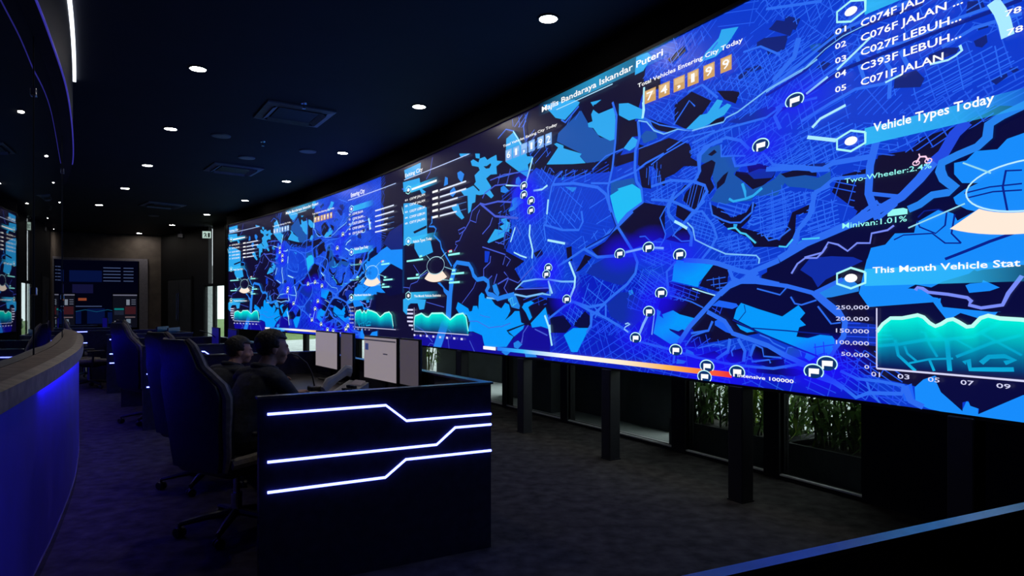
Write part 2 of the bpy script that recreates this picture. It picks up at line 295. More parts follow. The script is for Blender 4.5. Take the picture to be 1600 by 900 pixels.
# ---------------------------------------------------------------- dashboard graphics (flat picture on the screen)
FILL = [('UB',[(3.154,2.719),(3.632,2.91),(4.041,2.73),(4.895,2.643),(5.162,2.894),(5.313,3.218),(5.386,3.568),(5.455,3.57),(8.483,3.57),(8.483,2.264),(7.998,2.41),(7.835,2.354),(7.639,2.332),(7.569,2.276),(7.392,2.284),(7.376,2.224),(7.14,2.209),(7.096,2.117),(7.265,1.976),(7.224,1.904),(6.867,1.755),(6.561,1.622),(6.533,1.445),(6.024,1.449),(5.75,1.554),(5.527,1.293),(5.75,1.066),(6.561,1.222),(7.224,1.013),(8.481,0.843),(3.96,0.843),(4.35,1.147),(4.132,1.27),(4.075,1.4),(3.126,1.694),(2.984,2.035),(3.126,2.282),(3.07,2.51)]),('UB2',[(3.781,0.843),(3.781,1.264),(4.403,1.714),(5.288,1.732),(5.677,1.452),(6.024,1.106),(7.224,1.051),(7.467,0.843)]),('IND',[(0.445,0.843),(0.37,0.986),(2.068,1.046),(2.136,1.089),(2.434,1.051),(2.498,0.912),(3.126,1.018),(3.399,1.201),(3.901,1.186),(3.901,0.864),(3.23,0.843)]),('CY',[(0.023,3.006),(0.37,2.97),(0.828,2.844),(0.841,2.528),(0.849,2.434),(0.459,2.375),(0.023,2.352)]),('CY',[(0.415,2.378),(0.953,2.352),(1.036,2.181),(0.592,2.127),(0.415,2.282)]),('CY',[(0.046,3.517),(0.635,3.527),(0.613,3.38),(0.093,3.371)]),('CY',[(0.0,3.329),(0.0,3.337),(0.592,3.308),(0.635,3.151),(0.807,3.069),(0.679,3.05),(0.592,3.138),(0.023,3.184)]),('NV',[(0.37,2.536),(0.828,2.584),(0.828,2.547),(0.415,2.503)]),('CY',[(2.136,3.264),(2.204,3.275),(2.337,3.21),(2.37,3.252),(2.498,3.25),(2.562,3.199),(2.655,3.212),(2.777,3.219),(2.792,3.147),(2.926,3.114),(2.777,3.081),(2.792,2.987),(2.64,3.006),(2.53,2.977),(2.655,2.856),(2.624,2.822),(2.716,2.739),(2.655,2.716),(2.53,2.789),(2.37,2.797),(2.271,2.819),(2.254,2.725),(2.17,2.72),(2.136,2.626),(2.068,2.602),(2.051,2.835),(1.964,2.847),(1.858,2.93),(2.068,2.931),(2.204,2.942),(2.271,2.98),(2.238,3.067),(2.37,3.108),(2.337,3.154),(2.17,3.2)]),('NV',[(2.466,3.138),(2.53,3.098),(2.608,3.089),(2.655,3.119),(2.64,3.145),(2.546,3.127)]),('NV',[(2.17,2.964),(2.204,2.967),(2.37,2.861),(2.353,2.847)]),('CYd',[(1.565,2.974),(1.676,3.008),(1.749,2.929),(1.639,2.877),(1.546,2.925)]),('CYd',[(1.768,3.181),(1.858,3.19),(1.964,3.13),(1.893,3.025),(1.786,3.11)]),('CYd',[(1.413,3.19),(1.489,3.159),(1.497,3.071),(1.374,3.064)]),('CY',[(1.602,2.744),(1.786,2.771),(1.858,2.661),(1.964,2.564),(1.893,2.547),(1.749,2.623),(1.639,2.705)]),('CY',[(1.822,3.424),(2.136,3.362),(1.999,3.356),(1.858,3.375)]),('CY',[(2.254,3.338),(2.37,3.315),(2.37,3.252),(2.271,3.279)]),('CY',[(3.007,3.36),(3.186,3.405),(3.287,3.298),(3.387,3.186),(3.456,3.067),(3.566,3.045),(3.566,3.001),(3.47,2.974),(3.484,2.927),(3.462,2.834),(3.23,2.958),(2.992,3.095)]),('CYd',[(3.126,2.62),(3.182,2.649),(3.319,2.637),(3.386,2.57),(3.292,2.554),(3.182,2.51),(3.056,2.504),(3.07,2.532),(3.154,2.558)]),('CY',[(2.896,2.441),(3.013,2.435),(3.027,2.396),(3.098,2.373),(3.07,2.273),(2.984,2.281),(2.955,2.224),(2.807,2.207),(2.593,2.18),(2.562,2.198),(2.747,2.335),(2.94,2.301),(2.852,2.355),(2.969,2.373),(2.896,2.411)]),('CYd',[(2.881,2.813),(2.955,2.824),(3.07,2.746),(2.984,2.73),(2.881,2.76)]),('CYd',[(3.224,2.861),(3.278,2.874),(3.333,2.814),(3.292,2.77),(3.21,2.805)]),('UB',[(2.498,2.093),(2.624,2.076),(2.577,1.947),(2.498,1.951)]),('CY',[(0.093,1.538),(0.807,1.511),(0.743,1.372),(0.592,1.362),(0.526,1.457),(0.279,1.458),(0.187,1.42),(0.14,1.282),(0.008,1.34),(0.008,1.519)]),('CY2',[(1.786,1.468),(2.068,1.384),(2.102,1.343),(2.17,1.351),(2.204,1.416),(2.304,1.416),(2.337,1.368),(2.353,1.544),(2.418,1.583),(2.482,1.558),(2.498,1.51),(2.655,1.501),(2.747,1.431),(2.896,1.385),(2.984,1.452),(3.07,1.43),(3.098,1.356),(3.041,1.296),(2.969,1.243),(3.126,1.312),(3.196,1.356),(3.292,1.357),(3.333,1.228),(3.399,1.215),(3.013,1.132),(3.07,1.089),(3.168,1.063),(3.013,0.938),(2.498,0.912),(2.434,1.051),(2.204,1.092),(2.068,1.087),(2.119,1.203),(2.033,1.301),(1.822,1.316),(1.731,1.383)]),('CY2',[(3.346,1.4),(3.399,1.443),(3.53,1.47),(3.594,1.449),(3.478,1.4),(3.556,1.288),(3.504,1.252),(3.426,1.343)]),('CY2',[(3.53,1.225),(3.682,1.317),(3.817,1.4),(3.877,1.266),(3.877,1.171),(3.732,1.195),(3.556,1.176)]),('CY2',[(3.056,1.118),(3.399,1.201),(3.373,1.157),(3.182,1.064)]),('CYd',[(2.985,0.843),(2.896,0.872),(3.013,0.923),(3.098,0.884),(3.028,0.843)]),('CYd',[(3.399,0.901),(3.607,0.9),(3.657,0.861),(3.426,0.846)]),('CYd',[(3.041,1.504),(3.21,1.538),(3.306,1.414),(3.292,1.378),(3.126,1.4)]),('CYd',[(2.686,1.662),(2.777,1.683),(2.852,1.567),(2.822,1.522),(2.716,1.585)]),('CYd',[(3.168,0.99),(3.265,1.024),(3.359,0.985),(3.265,0.93),(3.182,0.94)]),('RV',[(1.639,1.932),(1.749,1.91),(1.676,1.776),(1.621,1.572),(1.583,1.245),(1.432,1.242),(1.47,1.557),(1.374,1.611),(1.354,1.665),(1.177,1.741),(1.257,1.747),(1.432,1.645),(1.527,1.617),(1.546,1.764)]),('RV',[(1.052,0.843),(1.316,1.223),(1.565,1.227),(1.291,0.843)]),('DB',[(4.099,3.202),(4.442,3.32),(4.55,3.175),(4.635,3.09),(4.738,2.99),(4.974,2.912),(4.955,2.806),(4.798,2.763),(4.529,2.789),(4.42,2.876),(4.447,2.897),(4.027,3.107),(4.051,3.185)]),('CY',[(3.776,3.549),(4.027,3.511),(4.331,3.455),(4.42,3.405),(4.398,3.384),(4.17,3.294),(4.002,3.357),(3.903,3.445)]),('CY',[(4.55,3.168),(4.624,3.169),(4.603,3.239),(4.635,3.276),(4.717,3.216),(4.955,3.217),(4.974,2.924),(4.887,2.925),(4.707,3.022),(4.635,3.103),(4.561,3.127)]),('CY',[(5.012,3.232),(5.141,3.203),(5.353,3.083),(5.344,3.004),(5.249,3.039),(5.15,3.046),(5.012,3.129)]),('CY',[(4.593,3.358),(4.758,3.338),(4.635,3.308)]),('NV',[(4.635,3.321),(4.778,3.308),(4.955,3.297),(4.955,3.223),(4.717,3.235)]),('CY',[(3.978,3.09),(4.027,3.093),(4.146,3.04),(4.146,3.012),(4.453,2.895),(4.42,2.876),(4.529,2.782),(3.84,2.905),(4.051,3.039)]),('NV',[(3.903,2.879),(4.758,2.758),(4.838,2.724),(4.635,2.705),(4.331,2.766),(3.953,2.828)]),('NV',[(5.012,3.111),(5.141,3.042),(5.301,3.003),(5.284,2.879),(5.196,2.893),(5.068,2.819),(4.974,2.79)]),('CY',[(5.077,2.817),(5.196,2.893),(5.284,2.838),(5.266,2.807),(5.16,2.776)]),('NV',[(4.964,2.767),(5.213,2.753),(5.249,2.781),(5.231,2.679),(4.955,2.671)]),('NV',[(5.284,2.809),(5.387,2.763),(5.552,2.773),(5.603,2.717),(5.603,2.662),(5.387,2.66),(5.266,2.625)]),('NV',[(5.284,2.587),(5.404,2.611),(5.437,2.399),(5.319,2.429)]),('NV',[(5.471,2.632),(5.603,2.606),(5.603,2.395),(5.52,2.431)]),('DB',[(5.319,2.859),(5.387,2.901),(5.503,2.851),(5.471,2.802),(5.336,2.809)]),('DB',[(4.897,2.546),(5.213,2.529),(5.24,2.465),(5.012,2.466),(4.993,2.42),(4.897,2.422)]),('NV',[(5.336,2.299),(5.603,2.229),(5.603,2.084),(5.04,2.146),(5.141,2.225)]),('NV',[(5.002,2.132),(5.086,2.183),(5.213,2.239),(5.603,2.189),(5.603,1.956),(5.52,1.986),(5.437,1.937),(5.284,1.926),(5.16,1.901),(4.993,1.877),(4.717,1.87),(4.614,1.948),(4.818,2.008)]),('CYb',[(4.887,2.423),(5.012,2.454),(4.993,2.469),(5.196,2.479),(5.319,2.406),(5.327,2.3),(5.141,2.231),(5.04,2.159),(4.993,2.146),(4.936,2.281)]),('CYd',[(4.111,2.696),(4.146,2.738),(4.151,2.696),(4.087,2.693)]),('CYd',[(4.17,2.618),(4.376,2.579),(4.308,2.542)]),('UBd',[(4.614,1.8),(4.838,1.862),(5.213,1.838),(5.266,1.764),(5.213,1.672),(5.049,1.594),(4.838,1.638),(4.529,1.727)]),('UBd',[(4.838,1.426),(5.031,1.534),(5.213,1.531),(5.387,1.412),(5.319,1.296),(5.178,1.211),(4.897,1.314)]),('NV',[(4.193,2.0),(4.286,2.007),(4.297,1.858),(4.216,1.876)]),('NV',[(4.42,1.758),(4.55,1.83),(4.614,1.877),(4.507,1.91),(4.42,1.811),(4.353,1.748)]),('NV',[(3.592,1.989),(3.751,2.021),(3.776,1.961),(3.646,1.926)]),('NV',[(2.837,2.106),(3.022,2.045),(3.401,1.912),(3.201,1.832),(3.344,1.689),(3.287,1.63),(2.837,1.674)]),('NV',[(3.201,1.601),(3.751,1.617),(3.903,1.585),(3.776,1.53),(3.287,1.538)]),('NV2',[(3.853,1.501),(4.123,1.483),(4.193,1.428),(3.903,1.302),(3.84,1.415)]),('NV2',[(4.331,1.24),(4.507,1.362),(4.614,1.298),(4.614,1.234),(4.507,1.179),(4.331,1.214)]),('NV2',[(3.903,1.288),(4.146,1.319),(4.286,1.212),(4.193,1.142),(3.928,1.133)]),('CY2',[(4.153,1.118),(4.317,1.194),(4.576,1.201),(4.383,0.959),(4.283,0.953)]),('CYd',[(5.141,1.544),(5.196,1.555),(5.213,1.519),(5.16,1.502)]),('NV',[(5.654,1.605),(5.962,1.549),(6.164,1.484),(6.144,1.394),(5.899,1.425),(5.855,1.488),(5.654,1.573)]),('NV',[(6.024,1.624),(6.125,1.718),(6.279,1.68),(6.26,1.57),(6.183,1.513),(5.983,1.564)]),('CY2',[(5.689,1.621),(5.711,1.765),(5.745,1.779),(6.125,1.718),(6.024,1.624),(5.983,1.594),(5.972,1.556),(5.677,1.613)]),('NV',[(5.556,1.475),(5.862,1.439),(6.033,1.386),(5.949,1.313),(5.773,1.343),(5.682,1.375),(5.572,1.341),(5.524,1.396)]),('CY2',[(5.507,1.385),(5.556,1.363),(5.54,1.329),(5.588,1.307),(5.572,1.341),(5.697,1.375),(5.773,1.343),(5.942,1.313),(5.848,1.205),(5.773,1.137),(5.758,1.115),(5.667,1.1),(5.466,1.181),(5.507,1.329)]),('NV',[(5.651,1.226),(5.758,1.207),(5.803,1.225),(5.848,1.205),(5.803,1.155),(5.667,1.21)]),('NV2',[(6.033,1.407),(6.194,1.477),(6.309,1.569),(6.395,1.576),(6.514,1.563),(6.78,1.527),(6.972,1.475),(7.168,1.339),(7.168,1.24),(7.011,1.098),(6.526,1.227),(6.309,1.299),(6.245,1.387),(6.141,1.356)]),('UBl',[(6.114,1.412),(6.181,1.452),(6.346,1.426),(6.365,1.407),(6.309,1.387),(6.194,1.402)]),('UBl',[(6.141,1.295),(6.194,1.317),(6.296,1.259),(6.321,1.201),(6.245,1.218),(6.141,1.265)]),('NV2',[(5.906,1.196),(6.06,1.232),(6.114,1.193),(5.977,1.084),(5.848,1.098)]),('NV2',[(5.949,1.019),(6.141,1.072),(6.194,1.045),(6.141,1.012),(5.963,0.989)]),('NV2',[(6.245,1.019),(6.296,1.081),(6.395,1.107),(6.432,1.07),(6.395,1.01),(6.296,0.993)]),('NV2',[(6.479,1.064),(6.526,1.133),(6.628,1.119),(6.727,1.07),(6.628,1.045),(6.491,1.036)]),('NV2',[(6.491,1.007),(6.639,1.037),(6.748,1.054),(6.759,1.009),(6.628,0.99)]),('NV2',[(6.526,0.972),(6.832,0.997),(6.933,0.979),(6.832,0.944),(6.526,0.944)]),('CY2',[(6.389,1.431),(6.537,1.388),(6.737,1.338),(6.862,1.413),(6.913,1.362),(6.873,1.322),(6.918,1.284),(6.868,1.269),(6.847,1.207),(6.933,1.201),(7.02,1.226),(7.104,1.221),(7.137,1.181),(7.086,1.102),(7.011,1.089),(6.862,1.132),(6.526,1.237),(6.491,1.254),(6.321,1.318),(6.346,1.387)]),('CY2',[(6.346,1.28),(6.514,1.231),(6.443,1.22),(6.383,1.242)]),('CY2',[(6.923,1.109),(7.011,1.098),(6.943,1.054),(6.908,1.073)]),('CYd',[(5.848,1.071),(5.92,1.049),(5.942,1.014),(5.833,1.033)]),('CYd',[(5.743,0.984),(5.848,0.975),(5.818,0.952),(5.736,0.946)]),('DB',[(6.774,1.109),(6.801,1.133),(6.852,1.136),(6.883,1.111),(6.873,1.075),(6.811,1.067),(6.78,1.083)]),('CYd',[(7.011,1.474),(7.114,1.527),(7.182,1.546),(7.182,1.496),(7.049,1.453)]),('NV',[(7.365,2.263),(7.542,2.264),(7.755,2.263),(7.787,2.281),(7.763,2.21),(7.673,2.098),(7.542,2.03),(7.365,2.066),(7.345,2.135)]),('NV2',[(7.763,2.218),(7.835,2.354),(7.881,2.318),(8.013,2.358),(8.312,2.42),(8.312,2.236),(8.123,2.237),(8.055,2.229),(8.013,2.187),(7.914,2.199),(7.869,2.155),(7.811,2.149),(7.803,2.126),(7.846,2.047),(7.929,2.035),(7.854,2.016),(7.807,1.973),(7.819,1.942),(7.873,1.905),(7.911,1.892),(7.827,1.853),(7.811,1.888),(7.735,1.924),(7.617,1.868),(7.604,1.812),(7.441,1.833),(7.355,1.814),(7.345,1.683),(7.203,1.653),(6.984,1.594),(6.718,1.691),(6.926,1.803),(7.182,1.889),(7.265,1.928),(7.355,2.058),(7.542,2.03),(7.673,2.098)]),('NV2',[(6.614,1.697),(6.802,1.764),(7.127,1.776),(7.292,1.762),(7.329,1.679),(7.255,1.636),(7.127,1.667),(6.977,1.489),(6.847,1.542),(6.614,1.576)]),('UBd',[(6.876,1.643),(6.948,1.715),(7.1,1.717),(7.243,1.702),(7.305,1.674),(7.243,1.649),(7.06,1.573),(7.005,1.525),(6.963,1.589)]),('CY3',[(8.312,2.28),(8.123,2.241),(8.055,2.229),(8.013,2.187),(7.914,2.199),(7.869,2.159),(7.811,2.158),(7.811,2.099),(7.85,2.046),(7.926,2.033),(7.862,2.011),(7.807,1.977),(7.819,1.942),(7.873,1.905),(7.911,1.892),(7.827,1.853),(7.807,1.893),(7.735,1.924),(7.617,1.868),(7.604,1.812),(7.497,1.819),(7.441,1.76),(7.355,1.748),(7.33,1.674),(8.312,1.613)]),('CY3',[(7.347,1.712),(7.329,1.679),(7.317,1.633),(7.28,1.483),(7.341,1.401),(7.705,1.427),(7.775,1.328),(7.842,1.37),(7.979,1.327),(8.031,1.381),(7.755,1.401),(7.735,1.443),(7.725,1.454),(7.644,1.498),(7.569,1.505),(7.612,1.525),(7.695,1.507),(7.755,1.537),(7.944,1.59),(8.123,1.6),(8.272,1.628),(8.272,1.673),(7.547,1.731)]),('CYd',[(6.998,1.488),(7.205,1.591),(7.28,1.53),(7.28,1.495),(7.1,1.462),(7.012,1.457)]),('NV2',[(7.569,1.505),(7.612,1.525),(7.695,1.507),(7.755,1.537),(7.871,1.563),(7.907,1.592),(7.953,1.565),(8.014,1.542),(8.044,1.546),(8.014,1.591),(8.115,1.605),(8.272,1.591),(8.272,1.383),(8.031,1.377),(7.988,1.376),(7.755,1.401),(7.74,1.448),(7.705,1.454),(7.644,1.498)]),('CY3',[(7.866,1.513),(7.889,1.522),(7.944,1.525),(7.948,1.538),(8.023,1.498),(7.979,1.482),(7.884,1.474)]),('NV2',[(7.317,1.389),(7.705,1.425),(7.78,1.326),(7.842,1.368),(7.979,1.325),(8.014,1.376),(8.272,1.383),(8.272,1.092),(7.4,1.043),(7.389,1.276)]),('CY3',[(7.725,1.445),(7.745,1.448),(7.74,1.401),(7.715,1.411)]),('UBd',[(7.205,1.318),(7.389,1.298),(7.389,1.173),(7.192,1.186)]),('CY3',[(7.612,0.871),(7.607,0.957),(7.654,1.005),(7.715,1.032),(7.755,0.994),(7.755,0.952),(7.852,0.866),(7.871,0.914),(7.926,0.891),(7.926,0.856),(8.123,0.979),(8.345,1.054),(8.345,0.843),(7.744,0.843),(7.685,0.848)]),('NV2',[(7.71,1.023),(8.123,1.041),(8.345,1.046),(8.345,1.001),(8.123,0.975),(7.926,0.854),(7.93,0.882),(7.889,0.892),(7.88,0.916),(7.852,0.905),(7.852,0.859),(7.745,0.946)]),('UBl',[(7.536,0.949),(7.591,0.977),(7.612,0.871),(7.547,0.874)]),('CY',[(6.053,3.341),(6.18,3.403),(6.208,3.457),(6.367,3.418),(6.302,3.36),(6.235,3.31),(6.152,3.275),(5.995,3.284)]),('CY',[(5.251,3.57),(5.312,3.57),(5.396,3.563),(5.449,3.509),(5.343,3.423),(5.233,3.42)]),('NV',[(5.718,3.03),(5.905,3.085),(6.11,2.956),(5.95,2.824),(5.844,2.805),(5.718,2.88)]),('NV',[(5.324,3.331),(5.553,3.31),(5.553,3.215),(5.396,3.225),(5.324,3.221)]),('NV',[(5.636,3.424),(5.828,3.473),(5.844,3.423),(5.685,3.373)]),('NV',[(6.166,3.015),(6.315,2.972),(6.38,2.943),(6.341,2.872),(6.235,2.932)]),('NV',[(6.096,2.809),(6.235,2.806),(6.235,2.764),(6.096,2.766)]),('CY',[(5.844,2.805),(5.995,2.878),(6.067,2.871),(6.166,2.951),(6.221,2.926),(6.18,2.873),(6.262,2.894),(6.302,2.872),(6.235,2.817),(6.152,2.806),(6.096,2.788),(5.98,2.772)]),('DB',[(5.306,2.87),(5.379,2.903),(5.501,2.862),(5.518,2.811),(5.361,2.797)]),('NV',[(5.324,3.025),(5.379,3.012),(5.797,2.816),(5.636,2.831),(5.518,2.87),(5.396,2.983)]),('NV',[(5.306,2.76),(5.653,2.78),(5.859,2.689),(5.89,2.627),(5.875,2.585),(5.995,2.506),(5.995,2.484),(5.288,2.617)]),('UBd',[(6.262,2.758),(6.614,2.778),(6.741,2.735),(6.684,2.692),(6.367,2.722)]),('NVb',[(6.53,3.248),(6.59,3.256),(6.785,3.205),(6.752,3.16),(6.684,3.116),(6.53,3.218)]),('NVb',[(6.418,3.095),(6.542,3.085),(6.59,3.05),(6.493,3.051)]),('NVb',[(6.367,3.07),(6.444,3.076),(6.456,3.032),(6.367,3.039)]),('NVb',[(6.973,3.036),(7.182,3.121),(7.265,3.08),(7.129,3.047),(7.019,3.01)]),('NVb',[(6.627,3.243),(6.781,3.187),(6.756,3.121),(6.614,3.126)]),('NVb',[(6.769,3.341),(6.879,3.277),(6.843,3.217),(6.744,3.276)]),('NVb',[(6.995,2.92),(7.043,2.948),(7.098,2.915),(7.051,2.888)]),('NVb',[(6.656,3.315),(6.693,3.34),(6.844,3.267),(6.801,3.193),(6.628,3.303)]),('NVb',[(6.552,3.22),(6.581,3.249),(6.693,3.194),(6.656,3.168)]),('NVb',[(7.876,2.979),(7.945,2.956),(7.96,2.912),(7.87,2.909)]),('NVb',[(7.497,2.704),(7.616,2.709),(7.661,2.647),(7.639,2.608),(7.491,2.645)]),('NVb',[(7.684,2.768),(7.771,2.778),(7.835,2.756),(7.824,2.732),(7.717,2.722),(7.678,2.723)]),('NVb',[(7.906,2.764),(7.965,2.775),(7.97,2.736),(7.945,2.717),(7.916,2.733)]),('NVb',[(7.926,2.833),(7.97,2.832),(7.974,2.809),(7.926,2.811)]),('NVb',[(7.984,2.537),(8.055,2.553),(8.059,2.535),(8.008,2.509)]),('NVb',[(8.064,2.571),(8.091,2.572),(8.109,2.551),(8.082,2.544)]),('DB',[(6.946,3.082),(7.027,3.068),(7.019,3.027),(6.962,3.04)]),('DB',[(5.998,2.582),(6.076,2.605),(6.19,2.609),(6.214,2.509),(6.335,2.494),(6.346,2.418),(6.381,2.402),(6.323,2.367),(6.416,2.286),(6.484,2.23),(6.582,2.241),(6.677,2.269),(6.728,2.303),(6.769,2.262),(6.915,2.253),(7.007,2.22),(7.096,2.245),(7.096,2.173),(6.998,2.141),(6.905,2.172),(6.789,2.199),(6.759,2.229),(6.718,2.176),(6.698,2.153),(6.506,2.181),(6.484,2.149),(6.323,2.162),(6.227,2.157),(6.102,2.203),(6.165,2.28),(6.127,2.363),(6.114,2.452),(6.076,2.488),(6.011,2.511)]),('NV',[(6.346,2.381),(6.461,2.351),(6.439,2.419),(6.55,2.398),(6.698,2.335),(6.667,2.279),(6.582,2.241),(6.495,2.228),(6.416,2.295),(6.335,2.355)]),('UBd',[(6.45,2.349),(6.55,2.362),(6.698,2.33),(6.656,2.281),(6.506,2.298)]),('NV',[(6.011,2.491),(6.114,2.51),(6.152,2.483),(6.127,2.411),(6.102,2.367),(6.14,2.303),(6.089,2.253),(5.998,2.356),(5.944,2.394)]),('NV',[(6.165,2.328),(6.227,2.374),(6.275,2.394),(6.239,2.316),(6.165,2.28)]),('NV',[(6.076,2.556),(6.14,2.582),(6.165,2.557),(6.114,2.539)]),('NV',[(5.603,2.663),(5.876,2.687),(5.917,2.609),(5.876,2.537),(5.721,2.474),(5.588,2.455),(5.449,2.597)]),('NV',[(5.449,2.263),(5.633,2.227),(5.542,2.101),(5.603,1.989),(5.449,1.95)]),('NV',[(5.735,2.152),(5.75,2.222),(5.904,2.141),(5.849,2.067),(5.735,2.131)]),('NV',[(5.618,1.956),(5.835,2.038),(5.904,2.001),(5.917,1.909),(5.792,1.91)]),('NV',[(6.728,2.294),(6.867,2.303),(6.998,2.263),(6.998,2.23),(6.915,2.253),(6.769,2.262)]),('NVb',[(6.915,2.319),(7.088,2.302),(7.096,2.253),(6.952,2.287)]),('NV',[(6.114,2.172),(6.227,2.119),(6.299,2.054),(6.439,2.073),(6.495,2.138),(6.528,2.116),(6.461,2.016),(6.393,1.969),(6.561,1.916),(6.718,1.848),(6.779,1.928),(6.818,2.025),(6.943,2.059),(6.952,2.008),(6.848,2.005),(6.838,1.871),(6.759,1.802),(6.506,1.822),(6.461,1.889),(6.275,1.972),(6.202,2.027),(6.102,2.116)]),('CY',[(6.323,2.004),(6.36,1.998),(6.346,1.965),(6.323,1.967)]),('CYd',[(6.857,1.819),(6.886,1.833),(6.933,1.821),(6.924,1.801),(6.867,1.801)]),('NV',[(5.807,2.255),(5.849,2.31),(5.931,2.357),(6.024,2.332),(6.076,2.275),(5.944,2.146),(5.835,2.231)]),('NV',[(5.692,2.261),(5.835,2.367),(5.862,2.358),(5.721,2.257)])]
